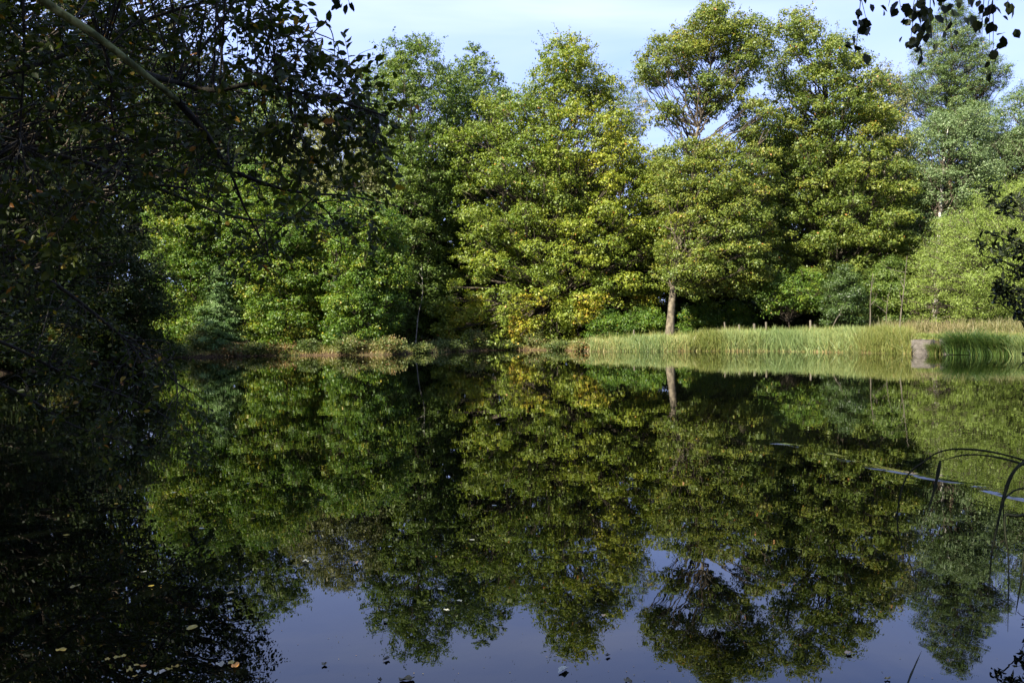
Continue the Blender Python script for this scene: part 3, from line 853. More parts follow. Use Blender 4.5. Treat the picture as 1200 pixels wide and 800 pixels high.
reed_patch('dry_grass', 'tall bleached dry grass in front of the light-green willow mound', 'grass', 1010, 1330, 2.5, 9000, .95, L_STRAW, 306, off=7.0, tint=(.35, .25), width=.035, lean=.2)
reed_patch('bank_grass', 'short mixed green and straw grass on top of the right bank', 'grass', 1070, 1330, 2.5, 7000, .33, L_SEDGE, 307, off=.9, tint=(.3, .3), width=.03, lean=.25)
reed_patch('bank_grass', 'sparse rank grass on the shaded bank behind the reeds', 'grass', 690, 1060, 4.0, 7000, .7, L_SEDGE, 308, off=2.2, tint=(.3, .3), width=.03, lean=.25)
reed_patch('bank_grass', 'thin grass and dead stalks along the foot of the far-left bank', 'grass', 195, 690, 1.6, 6500, .42, L_SEDGE, 309, off=0.0, tint=(.55, .3), width=.03, lean=.4, curve=.3)


def tussock(label, px, h, r, n, seed, mat=L_TUSS, off=-.1, tint=(.4, .25)):
    rng = np.random.default_rng(seed)
    Y = shore_y(px) + off; x = (px - 600) / F * Y
    base = np.array([x, Y, max(0.0, gz(x, Y) * .5)])
    rt = base + rng.normal(size=(n, 3)) * [r * .3, r * .25, 0]
    az = np.arctan2(rt[:, 1] - Y, rt[:, 0] - x) + rng.normal(size=n) * .5
    V, q = blades(rng, rt, h * rng.uniform(.55, 1.1, n), np.full(n, .022), rng.uniform(.05, .35, n), rng.uniform(.1, .9, n), az=az)
    o = mesh_obj('grass_tussock', V, q, 4, mat, tint=np.repeat(tint[0] + tint[1] * rng.normal(size=n), 4), origin=base)
    tag(o, label, 'tussock', 'sedge tussocks at the waterline of the right bank')


tussock('small vivid green tussock growing between the two grey sluice blocks', 1098, .75, .5, 900, 321, tint=(.75, .15))
tussock('tall dark green tussock just right of the grey sluice blocks', 1131, 1.45, 1.0, 2600, 322, off=.0)
tussock('wide dark green tussock, second to the right of the sluice', 1160, 1.3, .95, 2300, 323)
tussock('dark tussock with straw tips near the right edge of the bank', 1182, 1.2, .85, 1800, 324, tint=(.5, .25))
tussock('pale green tussock at the right edge of the picture', 1206, 1.1, .9, 1500, 325, mat=L_REED, tint=(.3, .2))

# grey stone sluice blocks
sm, nt, p = newmat('weathered_stone')
tcn = nt.nodes.new('ShaderNodeTexCoord')
n1 = nt.nodes.new('ShaderNodeTexNoise'); n1.inputs['Scale'].default_value = 3.5; n1.inputs['Detail'].default_value = 9; n1.inputs['Roughness'].default_value = .7
nt.links.new(tcn.outputs['Object'], n1.inputs['Vector'])
r1 = ramp_node(nt, [(.3, (.035, .032, .024)), (.5, (.07, .06, .048)), (.62, (.10, .088, .075)), (.75, (.06, .07, .03))])
nt.links.new(n1.outputs['Fac'], r1.inputs['Fac']); nt.links.new(r1.outputs['Color'], p.inputs['Base Color'])
p.inputs['Roughness'].default_value = .95
bb = nt.nodes.new('ShaderNodeBump'); bb.inputs['Strength'].default_value = .9; bb.inputs['Distance'].default_value = .05
nt.links.new(n1.outputs['Fac'], bb.inputs['Height']); nt.links.new(bb.outputs['Normal'], p.inputs['Normal'])


def stone_block(name, label, pxa, pxb, ytop, seed, parent=None):
    import bmesh
    rng = np.random.default_rng(seed)
    Ya, Yb = shore_y(pxa) - .15, shore_y(pxb) - .15
    pa = np.array([(pxa - 600) / F * Ya, Ya]); pb = np.array([(pxb - 600) / F * Yb, Yb])
    d = (pb - pa); L = np.linalg.norm(d); d /= L; nrm = np.array([-d[1], d[0]])
    if nrm[1] < 0: nrm = -nrm
    zt = at((pxa + pxb) / 2, ytop, (Ya + Yb) / 2)[2]
    bm = bmesh.new()
    bmesh.ops.create_cube(bm, size=1)
    for v in bm.verts:
        v.co.x *= L; v.co.y *= .5; v.co.z = (v.co.z + .5) * (zt + .4)
    bmesh.ops.bevel(bm, geom=bm.edges[:], offset=.04, segments=2, affect='EDGES')
    bmesh.ops.subdivide_edges(bm, edges=bm.edges[:], cuts=4, use_grid_fill=True)
    for v in bm.verts:
        v.co += Vector(rng.normal(size=3) * .012)
    me = bpy.data.meshes.new(name); bm.to_mesh(me); bm.free(); me.materials.append(sm)
    o = bpy.data.objects.new(name, me); C.objects.link(o)
    c = (pa + pb) / 2 + nrm * .25
    o.location = (c[0], c[1], -.4); o.rotation_euler = (0, 0, math.atan2(d[1], d[0]))
    tag(o, label, 'stone wall', 'sluice blocks')


stone_block('stone_block', 'weathered pinkish-grey square stone block at the water, left of the small tussock', 1067, 1091, 398, 1)
stone_block('stone_block', 'narrower grey stone block between the small tussock and the dark tussock', 1101, 1118, 396.5, 2)

# fence posts standing behind the reeds
for px, top, w_, lab in [(743, 380, .05, 'thin grey stake behind the left end of the reeds'), (851, 371, .05, 'slim dark stake left of the leaning fence post'),
                         (868, 374, .06, 'leaning grey fence post behind the tall reeds'), (884, 373, .09, 'brown squared fence post behind the tall reeds'),
                         (898, 371, .07, 'pale weathered fence post right of the brown post'), (950, 369, .07, 'dark fence post at the foot of the dense oak'),
                         (957, 374, .06, 'short dark fence stake beside the leaning dead branch')]:
    Y = shore_y(px) + 2.9; xx = at(px, 385, Y)[0]; zt = at(px, top + 6, Y)[2]
    b0 = np.array([xx, Y, gz(xx, Y) - .2])
    t = Tubes(); ln_ = .12 if 'leaning' in lab else .02
    t.add([b0, b0 + [-ln_ * .5, 0, (zt - b0[2]) * .5], [b0[0] - ln_, Y, zt - .03], [b0[0] - ln_, Y, zt]], [w_, w_ * .95, w_ * .9, w_ * .35], 8)
    o = t.build('fence_post', B_OLD); tag(o, lab, 'fence post', 'fence posts behind the reeds')


def stem(name, label, cat, pts, Y, r, mat, group=None, forks=3, seed=0):
    rng = np.random.default_rng(seed)
    P = [at(x, y, Y) for x, y in pts]
    P[0][2] = gz(P[0][0], Y) - .1
    t = Tubes(); S = spline(P, 14); t.add(S, np.linspace(r, r * .3, 14), 7)
    for k in range(forks):
        j = rng.integers(5, 13); e = S[j] + np.array([rng.normal() * .6, rng.normal() * .3, rng.uniform(.3, 1.0)])
        t.add(spline([S[j], (S[j] + e) / 2 + rng.normal(size=3) * .08, e], 6), np.linspace(r * .5, r * .12, 6), 5)
    o = t.build(name, mat); tag(o, label, cat, group)


stem('dead_branch', 'bare pale branch leaning up to the right out of the reeds', 'branch', [(971, 392), (978, 378), (985, 366)], 51, .045, B_OLD, forks=2, seed=1)
stem('bare_sapling', 'thin pale birch stem standing in the dark behind the sedge', 'sapling', [(1019, 392), (1020, 370), (1020, 350), (1023, 320)], 52, .055, B_OLD, forks=3, seed=2)
stem('bare_sapling', 'tall thin grey leaning stem at the left edge of the willow mound', 'sapling', [(1053, 395), (1056, 365), (1059, 340), (1063, 300)], 47.5, .05, B_OLD, forks=5, seed=3)
stem('bare_sapling', 'short slender stem right beside the thin pale birch stem', 'sapling', [(1038, 392), (1039, 365), (1041, 345)], 53, .04, B_OLD, forks=3, seed=4)
stem('bare_sapling', 'pale bare trunk deep in the dark gap under the tall ash', 'sapling', [(487, 400), (490, 370), (495, 345), (494, 310)], 63, .06, B_GREY, forks=2, seed=5)
stem('dead_branch', 'fallen dead stick reaching over the bank in the dark gap', 'branch', [(438, 378), (420, 372), (400, 368)], 56, .04, B_OLD, forks=1, seed=6)

# ---------------------------------------------------------------- near left tree overhanging the pond
rng = np.random.default_rng(77)
near = empty('cherry_tree', (-6.4, 4.2, gz(-6.4, 4.2)))
tag(near, 'shaded tree whose leafy branches hang in from the left over the water', 'tree')
t = Tubes(); t.add(spline([(-6.4, 4.2, -.2), (-6.3, 4.3, 1.6), (-6.0, 4.4, 3.4), (-5.6, 4.7, 5.6)], 16), np.linspace(.22, .1, 16), 12); t.build('trunk', B_NEAR, near)


def pxpath(pts):
    return np.array([at(a, b, c) for a, b, c in pts])


limbs = [
    ('lichen', [(-320, -230, 3.9), (-60, -90, 4.0), (50, 0, 4.1), (110, 40, 4.2), (168, 86, 4.4), (208, 118, 4.8)], .026, .017),
    ('dark', [(168, 86, 4.4), (208, 97, 5.1), (250, 106, 5.0), (300, 98, 4.9), (350, 108, 4.8), (400, 120, 4.7), (452, 136, 4.6)], .02, .006),
    ('dark', [(208, 118, 4.8), (240, 155, 5.4), (268, 195, 5.5), (310, 215, 5.7), (355, 226, 5.9), (410, 230, 6.1), (470, 243, 6.3)], .024, .004),
    ('dark', [(300, 98, 4.9), (320, 92, 4.85), (336, 78, 4.8), (369, 37, 4.8), (389, 18, 4.8)], .010, .002),
    ('dark', [(-250, 60, 5.0), (-60, 95, 5.4), (60, 70, 5.8), (180, 20, 6.2), (290, -10, 6.3)], .028, .008),
    ('dark', [(-250, 150, 5.5), (-80, 160, 6), (60, 180, 6.4), (170, 215, 6.8), (260, 250, 7.1), (330, 262, 7.3)], .03, .006),
    ('dark', [(-250, 250, 6), (-60, 270, 6.5), (60, 330, 7), (150, 400, 7.6), (215, 455, 8)], .03, .006),
    ('dark', [(-200, 330, 7), (0, 400, 7.6), (80, 440, 8), (160, 470, 8.3), (250, 520, 8.6)], .022, .004),
    ('dark', [(-200, 380, 7), (0, 450, 7.6), (90, 500, 8), (180, 525, 8.3)], .02, .004),
    ('dark', [(20, -60, 5.4), (28, 20, 5.4), (26, 110, 5.5), (20, 180, 5.6)], .013, .006),
    ('dark', [(118, 45, 5.1), (130, 90, 5.2), (132, 140, 5.3), (150, 200, 5.4)], .012, .004),
    ('dark', [(268, 195, 5.5), (285, 240, 5.6), (300, 270, 5.7), (320, 310, 5.8)], .011, .003),
    ('dark', [(-200, -150, 6), (60, -80, 6.5), (200, -50, 6.6), (300, -60, 6.6), (370, -50, 6.4)], .025, .006),
    ('dark', [(170, 215, 6.8), (230, 225, 6.9), (280, 262, 7.0), (330, 330, 7.1)], .012, .003),
    ('dark', [(355, 226, 5.9), (385, 250, 6), (400, 285, 6.1), (395, 320, 6.2)], .008, .002),
]
samples = []
for kind, pts, r0, r1 in limbs:
    S = spline(pxpath(pts), 40)
    t = Tubes(); t.add(S, np.linspace(r0, r1, 40), 8)
    t.build('limb', B_LICHEN if kind == 'lichen' else B_NEAR, near)
    samples.append(S)
S_all = np.vstack(samples)


def rand_in(poly, n, rng):
    P = np.array(poly, float)
    q = rng.uniform(P.min(0), P.max(0), (n * 8 + 50, 2))
    return q[seg_dist(q, P)[1]][:n]


specs = [  # polygon in the picture, number of sprays, distance range, mean leaves per spray
    ([(-80, -130), (285, -130), (300, 0), (330, 60), (325, 170), (220, 205), (140, 240), (90, 320), (-80, 350)], 370, (4.6, 7.0), 16),
    ([(300, -40), (326, 20), (345, 45), (398, 60), (452, 118), (468, 150), (430, 175), (380, 205), (318, 195)], 96, (4.4, 5.3), 12),
    ([(190, 200), (330, 190), (420, 215), (478, 236), (440, 268), (350, 280), (310, 330), (240, 290)], 50, (5.4, 6.8), 8),
    ([(-80, 330), (100, 330), (190, 420), (255, 500), (255, 548), (150, 545), (-80, 470)], 150, (7.0, 8.6), 12),
    ([(300, -60), (280, -10), (318, 10), (322, -60)], 14, (5.4, 6.2), 8),
]
tw = Tubes(); LB, LD, LU, LL = [], [], [], []
for poly, cnt, (d0, d1), lpn in specs:
    for q in rand_in(poly, cnt, rng):
        D = rng.uniform(d0, d1)
        e = at(q[0], q[1], D)
        if e[2] < .25: e[2] = .25 + rng.uniform(0, .3)
        dist = np.linalg.norm(S_all - e, axis=1)
        j = int(np.argmin(dist + .8 * np.maximum(0, S_all[:, 0] - e[0]) + rng.uniform(0, .55, len(dist))))
        a = S_all[j]; L = np.linalg.norm(e - a)
        mid = a + (e - a) * .5 + np.array([rng.normal() * .17 * L, rng.normal() * .17 * L, .12 * L])
        path = spline([a, mid, e], 10)
        tw.add(path, np.linspace(min(.008, .002 + .006 * L), .0018, 10), 4)
        dr = unit(e - mid)
        # terminal spray: a twig with two or three side twigs, leaves alternate along them
        for k in range(int(rng.integers(2, 4))):
            st_ = path[-1 - int(rng.integers(0, 3))]
            dv = unit(dr * .8 + rng.normal(size=3) * .55 + [0, 0, -.12])
            ln_ = rng.uniform(.14, .34)
            tp_ = spline([st_, st_ + dv * ln_ * .5 + [0, 0, .01], st_ + dv * ln_ + [0, 0, -.04 * ln_ * 4]], 5)
            tw.add(tp_, np.linspace(.003, .001, 5), 3)
            nlf = max(3, int(rng.poisson(lpn / 2)))
            ff = np.linspace(.15, 1, nlf)
            pts_ = np.array([tp_[0] + (tp_[-1] - tp_[0]) * f for f in ff])
            side = np.where(np.arange(nlf) % 2 == 0, 1, -1)[:, None]
            pv = unit(np.cross(dv, [0, 0, 1.0]))
            ld = unit(dv * .7 + side * pv * .8 + rng.normal(size=(nlf, 3)) * .45 + [0, 0, -.15])
            LB.append(pts_); LD.append(ld)
            LU.append(rng.normal(size=(nlf, 3)) * .9 + [0, -.2, .6]); LL.append(rng.uniform(.04, .078, nlf))
tw.build('twigs', B_NEAR, near)
LB, LD, LU, LL = np.vstack(LB), np.vstack(LD), np.vstack(LU), np.concatenate(LL)
V, Fi = folded_leaves(LB, LD, LU, LL, LL * rng.uniform(.52, .68, len(LL)), fold=.12)
tt = np.clip(rng.normal(.5, .2, len(LL)), 0, .89)
aut = rng.uniform(size=len(LL)) < .03
tt[aut] = rng.uniform(.93, 1, aut.sum())
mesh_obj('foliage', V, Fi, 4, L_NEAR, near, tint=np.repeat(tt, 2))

# ---------------------------------------------------------------- birch over the camera (hanging twigs top right)
rng = np.random.default_rng(91)
bi = empty('birch_tree', (3.9, -1.6, gz(3.9, -1.6)))
tag(bi, 'birch whose drooping twigs with small leaves painted shade-black hang into the top right corner', 'tree')
t = Tubes(); t.add(spline([(3.9, -1.6, -.2), (3.8, -1.5, 2.5), (3.9, -1.2, 5), (3.7, -1.0, 8.5)], 16), np.linspace(.2, .07, 16), 10); t.build('trunk', B_BIRCH, bi)
t = Tubes(); t.add(spline([(3.85, -1.3, 4.2), (3.0, .6, 4.6), (2.2, 2.2, 4.0), (1.4, 3.2, 3.45), (-.4, 3.6, 3.3)], 20), np.linspace(.06, .008, 20), 7); t.build('limb', B_NEAR, bi)
tw = Tubes(); LB, LD, LL = [], [], []
hang = [  # x from, x to, y bottom, distance, leaves
    (1012, 1002, 66, 2.8, 15), (1003, 1017, 30, 2.8, 6), (1046, 1041, 8, 2.8, 3), (1052, 1056, 12, 2.8, 4), (1078, 1066, 58, 2.7, 17), (1082, 1078, 66, 2.9, 12), (1088, 1092, 52, 2.6, 11),
    (1100, 1112, 42, 2.9, 10), (1075, 1068, 26, 3.0, 8), (1085, 1084, 20, 2.8, 8), (1100, 1098, 6, 2.9, 4), (1125, 1122, 4, 2.8, 4), (1150, 1148, 22, 2.8, 6), (1160, 1158, 26, 2.6, 7),
    (1161, 1160, 56, 2.7, 5), (1165, 1163, 84, 2.8, 10), (1152, 1151, 72, 3.0, 4), (1183, 1182, 8, 2.7, 3), (402, 398, 5, 2.9, 7), (408, 410, 6, 2.9, 4), (1140, 1130, 2, 2.9, 3)]
for xa, xb, yb, D, nlf in hang:
    a = at(xa + rng.uniform(-6, 20), -50, D); m_ = at((xa + xb) / 2, yb * .4 - 10, D); e = at(xb, yb, D)
    S = spline([a, m_, e], 12); tw.add(S, np.linspace(.0022, .0006, 12), 4)
    top = np.array([e[0] * .6 + .6, 3.0, 3.75]); tw.add(spline([top, (top + a) / 2, a], 5), np.linspace(.004, .0022, 5), 4)
    for k in range(nlf):
        f = 1 - (k / nlf) * min(.9, (yb + 8) / (yb + 50)); i0 = int(f * 11)
        LB.append(S[i0] + rng.normal(size=3) * [.022, .03, .008]); LD.append(unit(rng.normal(size=3) * .55 + [0, 0, -1])); LL.append(rng.uniform(.022, .045))
tw.build('hanging_twigs', B_NEAR, bi)
LB, LD, LL = np.array(LB), np.array(LD), np.array(LL)
V, Fi = folded_leaves(LB, LD, rng.normal(size=(len(LL), 3)) + [0, -1.2, 0], LL, LL * rng.uniform(.75, .98, len(LL)), fold=.08, droop=.1)
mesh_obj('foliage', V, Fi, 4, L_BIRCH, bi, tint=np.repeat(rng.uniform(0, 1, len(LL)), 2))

# ---------------------------------------------------------------- sallow shrub reaching in at the right
rng = np.random.default_rng(95)
sh = empty('sallow_shrub', (6.9, 8.2, gz(8.5, 7.0)))
tag(sh, 'black-looking shaded shrub whose leafy twigs reach in at the right edge', 'bush')
st = Tubes(); tw = Tubes(); LB, LD, LL = [], [], []
root_p = np.array([7.0, 7.6, -.1])
mains = [[(1330, 330, 8), (1240, 270, 8.0), (1195, 248, 8.0), (1165, 240, 8.0)], [(1330, 360, 8.2), (1240, 300, 8.1), (1190, 285, 8), (1150, 268, 8)],
         [(1330, 380, 7.8), (1250, 330, 7.9), (1195, 312, 7.9), (1152, 300, 7.9)], [(1330, 400, 8), (1240, 360, 8), (1200, 340, 8), (1160, 345, 8)],
         [(1330, 420, 8.2), (1240, 400, 8.2), (1205, 380, 8.1), (1165, 350, 8.1)], [(1330, 470, 7.9), (1250, 445, 8), (1205, 425, 8.0), (1192, 432, 8.0)]]
S_all = []
for pts in mains:
    S = spline(np.vstack([root_p, pxpath(pts)]), 30); S_all.append(S); st.add(S, np.linspace(.022, .003, 30), 5)
st.build('branches', B_STEM, sh); S_all = np.vstack(S_all)
regs = [([(1138, 240), (1160, 205), (1205, 210), (1260, 200), (1260, 262), (1190, 258)], 26), ([(1128, 278), (1165, 262), (1205, 275), (1260, 270), (1260, 300), (1160, 300)], 24),
        ([(1145, 312), (1205, 300), (1270, 300), (1270, 390), (1205, 365), (1165, 342)], 80), ([(1152, 345), (1200, 345), (1230, 385), (1190, 372)], 10), ([(1185, 425), (1200, 415), (1240, 420), (1240, 450), (1195, 445)], 10)]
for poly, cnt in regs:
    for q in rand_in(poly, cnt, rng):
        e = at(q[0], q[1], rng.uniform(7.6, 8.5)); j = int(np.argmin(np.linalg.norm(S_all - e, axis=1) + .6 * np.maximum(0, e[0] - S_all[:, 0])))
        a = S_all[j]; S = spline([a, (a + e) / 2 + rng.normal(size=3) * .03, e], 8); tw.add(S, np.linspace(.005, .0015, 8), 4)
        dv = unit(e - a + 1e-6)
        for k in range(int(rng.integers(7, 12))):
            f = rng.uniform(.3, 1); i0 = int(f * 7)
            LB.append(S[i0] + rng.normal(size=3) * .012); LD.append(unit(dv * .7 + rng.normal(size=3) * .7)); LL.append(rng.uniform(.05, .095))
tw.build('twigs', B_STEM, sh)
LB, LD, LL = np.array(LB), np.array(LD), np.array(LL)
V, Fi = folded_leaves(LB, LD, rng.normal(size=(len(LL), 3)) + [0, 0, .7], LL, LL * rng.uniform(.38, .5, len(LL)))
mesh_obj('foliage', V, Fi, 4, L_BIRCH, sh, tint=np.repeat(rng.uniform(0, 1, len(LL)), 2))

# ---------------------------------------------------------------- bent sedge blades in front at the right
sg = empty('sedge_plant', (2.75, 3.1, -.1))
tag(sg, 'dark bent sedge blades arching out over the water at the lower right', 'plant')


def strap(name, pts, w0, w1, prof='blade'):
    S = spline(pxpath(pts), 40); T = unit(np.gradient(S, axis=0))
    view = unit(S - np.array([0, 0, CAM_H])); s = unit(np.cross(T, view + np.array([.25, 0, .2])))
    nrm = np.cross(T, s)
    f = np.linspace(0, 1, 40)
    w = np.minimum(w0 + (w1 - w0) * f, w0 * 1.0) if prof == 'stem' else w0 * np.clip(np.minimum(f * 8 + .35, 1) * (1 - f ** 2.5), 0, 1) + w1
    w = w[:, None] * .37 * (1 + .12 * np.sin(f * 23 + w0 * 900))[:, None]
    V = np.stack([S - s * w, S + nrm * w * .35, S + s * w, S + nrm * w * .2], 1).reshape(-1, 3)
    i = np.arange(39)[:, None] * 4; q = np.concatenate([i + np.array([[k, (k + 1) % 4, 4 + (k + 1) % 4, 4 + k]]) for k in range(4)], 1).reshape(-1, 4)
    mesh_obj(name, V, q, 4, B_STEM, sg)


strap('blade', [(1330, 640, 3.0), (1260, 565, 3.15), (1205, 541, 3.3), (1160, 529, 3.4), (1120, 526, 3.5), (1095, 532, 3.55), (1070, 551, 3.6), (1058, 562, 3.6)], .010, .003)
strap('blade', [(1090, 536, 3.55), (1064, 556, 3.58), (1053, 590, 3.6), (1052, 620, 3.6), (1060, 646, 3.6), (1073, 676, 3.6)], .007, .003)
strap('blade', [(1330, 650, 3.0), (1255, 572, 3.1), (1210, 548, 3.2), (1165, 535, 3.3), (1130, 533, 3.4), (1102, 540, 3.45)], .009, .004)
strap('blade', [(1102, 539, 3.45), (1098, 560, 3.45), (1093, 580, 3.45), (1086, 603, 3.45)], .017, .002)
strap('blade', [(1330, 600, 2.9), (1250, 535, 3.0), (1205, 540, 3.0), (1187, 554, 3.0), (1177, 580, 3.0), (1170, 610, 3.0), (1162, 650, 3.0), (1158, 712, 3.0)], .016, .003)
strap('blade', [(1330, 620, 2.9), (1240, 572, 3.0), (1200, 572, 3.0), (1184, 578, 3.0), (1176, 592, 3.0), (1178, 640, 3.0)], .007, .003)
strap('blade', [(1330, 640, 2.8), (1230, 605, 2.9), (1190, 604, 2.9), (1178, 604, 2.9), (1178, 625, 2.9), (1182, 660, 2.9), (1181, 740, 2.9)], .013, .002)
strap('blade', [(1330, 700, 2.8), (1240, 640, 2.85), (1205, 640, 2.9), (1197, 680, 2.9), (1190, 720, 2.9)], .014, .002)
strap('blade', [(1050, 850, 2.9), (1064, 800, 3.0), (1072, 780, 3.05), (1080, 762, 3.1)], .010, .001)

# ---------------------------------------------------------------- leaves floating on the water
fl = [  # px, py, size px, tint, rotation, label
    (152, 786, 13, .6, 'broad yellow leaf floating in the lower-left leaf raft'), (160, 780, 8, .62, 'small yellow leaf touching the top of the broad yellow leaf'),
    (168, 781, 9, .8, 'brown-orange leaf right of the broad yellow leaf in the raft'), (162, 788, 8, 1, 'pale grey leaf in the middle of the lower-left raft'),
    (175, 789, 9, 1, 'pale leaf at the right of the lower-left raft'), (191, 788, 11, .95, 'whitish leaf at the left end of the long leaf row'),
    (198, 785, 10, .6, 'yellow leaf in the middle of the long leaf row'), (206, 782, 11, .65, 'golden leaf at the right end of the long leaf row'),
    (183, 791, 9, 1, 'silvery leaf low in the long leaf row'), (158, 793, 7, .65, 'little yellow leaf at the bottom of the raft'),
    (126, 773, 10, .63, 'yellow-brown leaf alone left of the pair of yellow leaves'), (137, 771, 9, .55, 'left of two yellow leaves lying close together'),
    (145, 769, 9, .6, 'right of two yellow leaves lying close together'), (72, 762, 14, .5, 'greenish leaf floating near the lower-left corner'),
    (87, 688, 14, .45, 'slim olive leaf floating in the dark reflection at the left'), (47, 662, 8, .4, 'small olive leaf high in the dark reflection at the far left'),
    (225, 736, 17, .58, 'large olive-yellow leaf floating above the leaf rafts'), (270, 695, 9, .55, 'small yellow-green leaf below the bright reflection'),
    (269, 709, 9, 1, 'white-looking leaf just below the small yellow-green leaf'), (276, 781, 16, .78, 'orange-brown leaf at the edge of the sky reflection'),
    (271, 777, 10, .6, 'yellow leaf overlapping the orange-brown leaf'), (258, 780, 13, .97, 'grey leaf left of the orange-brown leaf'),
    (380, 779, 9, .05, 'small dark curled leaf on the sky reflection, left of the pair'), (453, 773, 10, .1, 'dark curled leaf in the middle of the sky reflection'),
    (476, 797, 20, .25, 'brown leaf cut by the bottom edge of the picture'), (660, 786, 20, 1, 'pale curled grey leaf right of centre near the bottom'),
    (712, 769, 8, .05, 'small dark leaf right of the pale curled leaf'), (736, 799, 14, .3, 'brown leaf at the bottom edge right of centre'),
    (445, 798, 9, .1, 'dark leaf sliver at the bottom edge left of the brown leaf'), (523, 716, 8, 1, 'tiny white leaf under the ash reflection'),
    (538, 705, 8, 1, 'tiny white leaf beside the dark gap reflection'), (452, 728, 10, .97, 'little grey leaf at the rim of the ash reflection'),
    (358, 659, 9, 1, 'whitish leaf in the dark reflection left of centre'), (417, 660, 10, .9, 'pinkish leaf in the reflection left of centre'),
    (994, 766, 11, .9, 'pinkish leaf below the dense oak reflection'), (1040, 796, 9, .4, 'small green leaf near the lower right'),
    (1019, 743, 5, .1, 'dark speck of a leaf on the sky reflection at the lower right'), (707, 722, 7, .9, 'small pale leaf below the oak reflection')]
rng = np.random.default_rng(5)
for px, py, s, tn, lab in fl:
    x, y = on_water(px, py); D = math.hypot(y, CAM_H)
    L = s / F * D * 1.0
    ph = rng.uniform(0, 6.28)
    k = 22
    a = np.linspace(0, 2 * np.pi, k, endpoint=False)
    r = (.5 - .16 * np.abs(np.cos(a * 2.5)) * rng.uniform(.3, 1.2)) * L * (1 + .05 * rng.normal(size=k))
    ex, ey = r * np.cos(a), r * np.sin(a) * rng.uniform(.5, .8)
    zc = .006 + .10 * L * rng.uniform(.4, 1.8) * np.sin(a * 2 + rng.uniform(0, 6)) ** 2
    if tn < .2 or tn > .85: zc += .12 * L * np.abs(np.sin(a))
    Vx = ex * math.cos(ph) - ey * math.sin(ph); Vy = ex * math.sin(ph) + ey * math.cos(ph)
    V = np.vstack([np.stack([Vx, Vy, zc], 1), [[0, 0, .004]]]) + [x, y, 0]
    q = np.array([[i, (i + 1) % k, k] for i in range(k)])
    o = mesh_obj('floating_leaf', V, q, 3, L_FLOAT, tint=np.full(k, tn), origin=np.array([x, y, 0]))
    tag(o, lab, 'leaf', 'fallen leaves floating on the pond')
for i in range(34):     # tiny pale flecks drifting farther out
    px, py = rng.uniform(20, 700), 430 + rng.uniform(0, 1) ** 1.2 * 270
    x, y = on_water(px, py)
    L = rng.uniform(.014, .03)
    a = np.linspace(0, 2 * np.pi, 6, endpoint=False) + rng.uniform(0, 6)
    V = np.stack([np.cos(a) * L, np.sin(a) * L * .6, .004 + .3 * L * rng.uniform(0, 1, 6)], 1) + [x, y, 0]
    o = mesh_obj('floating_leaf', V, [[0, 1, 2, 3, 4, 5]], 6, L_FLOAT, tint=np.array([1.0 if i % 3 else .6]), origin=np.array([x, y, 0]))
    tag(o, 'tiny pale leaf fleck adrift on the dark left half of the pond', 'leaf', 'tiny leaf flecks on the dark water')

n = 2600
yy = 3.4 + rng.uniform(0, 1, n) ** 1.6 * 13; xx = rng.uniform(-.75, .75, n) * (yy + .5)
a = rng.uniform(0, 6.28, n); L = rng.uniform(.002, .006, n)
dxy = np.stack([np.cos(a), np.sin(a)], 1) * L[:, None]; pxy = np.stack([-dxy[:, 1], dxy[:, 0]], 1) * .6
c = np.stack([xx, yy], 1)
V = np.stack([c - dxy, c - pxy, c + dxy, c + pxy], 1).reshape(-1, 2)
V = np.hstack([V, np.full((len(V), 1), .003)])
o = mesh_obj('surface_debris', V, np.arange(4 * n).reshape(-1, 4), 4, L_FLOAT, tint=rng.uniform(.2, .75, n))
tag(o, 'tiny specks of pollen and leaf crumbs floating on the near water', 'debris', kind='stuff')

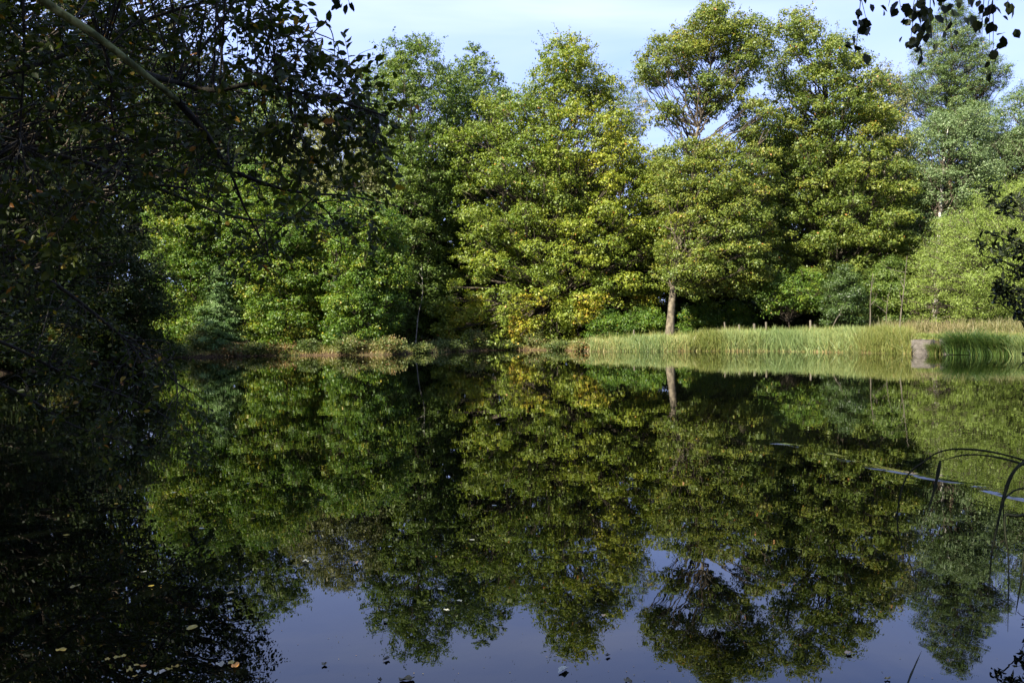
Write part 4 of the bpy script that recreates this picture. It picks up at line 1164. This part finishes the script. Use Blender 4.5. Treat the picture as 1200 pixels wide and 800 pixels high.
# ---------------------------------------------------------------- near bank grass and unseen trees added for shade beside/behind the viewer
rng = np.random.default_rng(99)
n = 5000
x = rng.uniform(-14, 14, n); y = rng.uniform(-4, 3, n); d, ins = seg_dist(np.stack([x, y], 1), POND)
k = (~ins) & (np.hypot(x, y) > 1.0) & (y < 2.3); x, y = x[k], y[k]
rt = np.stack([x, y, ground_h(np.stack([x, y], 1))], 1)
V, q = blades(rng, rt, .22 * rng.uniform(.5, 1.2, len(rt)), np.full(len(rt), .008), rng.uniform(0, .3, len(rt)), rng.uniform(0, .5, len(rt)))
o = mesh_obj('bank_grass', V, q, 4, L_TUSS, tint=np.repeat(rng.uniform(.3, .9, len(rt)), 4)); tag(o, 'short grass on the near bank at the viewer', 'grass', kind='stuff')

def shade_tree(label, x, y, r, z0, z1, n, seed):  # out-of-view tree, added to throw shade over the foreground and left shore
    rng = np.random.default_rng(seed)
    b = np.array([x, y, gz(x, y)]); root = empty('oak_tree', b); tag(root, label, 'tree', 'unseen trees added to shade the near bank')
    t = Tubes(); t.add(spline([b - [0, 0, .2], [x + .2, y, z1 * .4], [x, y + .1, z1 * .85]], 14), np.linspace(.4, .1, 14), 10); t.build('trunk', B_DARK, root)
    d = unit(rng.normal(size=(n // 30, 3))); c0 = np.array([x, y, (z0 + z1) / 2]) + d * rng.uniform(.3, 1, (n // 30, 1)) ** .5 * [r, r, (z1 - z0) / 2]
    br = Tubes()
    for q_ in c0[::12]:
        a = np.array([x, y, max(z0 * .7, q_[2] * .6)]); br.add(spline([a, (a + q_) / 2 + [0, 0, -.2], q_], 6), np.linspace(.08, .015, 6), 4)
    br.build('branches', B_DARK, root)
    c = np.repeat(c0, 30, 0) + rng.normal(size=(len(c0) * 30, 3)) * .45
    V, Fi = leaf_quads(c, rng.normal(size=(len(c), 3)) + [0, 0, .6], .3 * rng.uniform(.6, 1.3, len(c)), .7, rng)
    mesh_obj('crown', V, Fi, 4, L_DARK, root, tint=rng.uniform(.2, .8, len(c)))


shade_tree('unseen big oak added for shade behind the viewer to the left', -8, -5.5, 5.5, 3.5, 17, 17000, 401)
shade_tree('unseen big oak added for shade at the left behind the overhanging branches', -13.5, 2.5, 5.5, 2.5, 18, 17000, 402)
shade_tree('unseen oak added for shade on the left shore beyond the cherry branches', -18.5, 10, 5.5, 2, 19, 20000, 403)
shade_tree('unseen oak added for shade behind the viewer to the right', -1, -7.5, 5, 4, 13, 14000, 404)
shade_tree('unseen oak added for shade on the left shore behind the dark alders', -25, 19, 6, 2, 16, 15000, 405)
print('LEAVES', TOTAL[0])
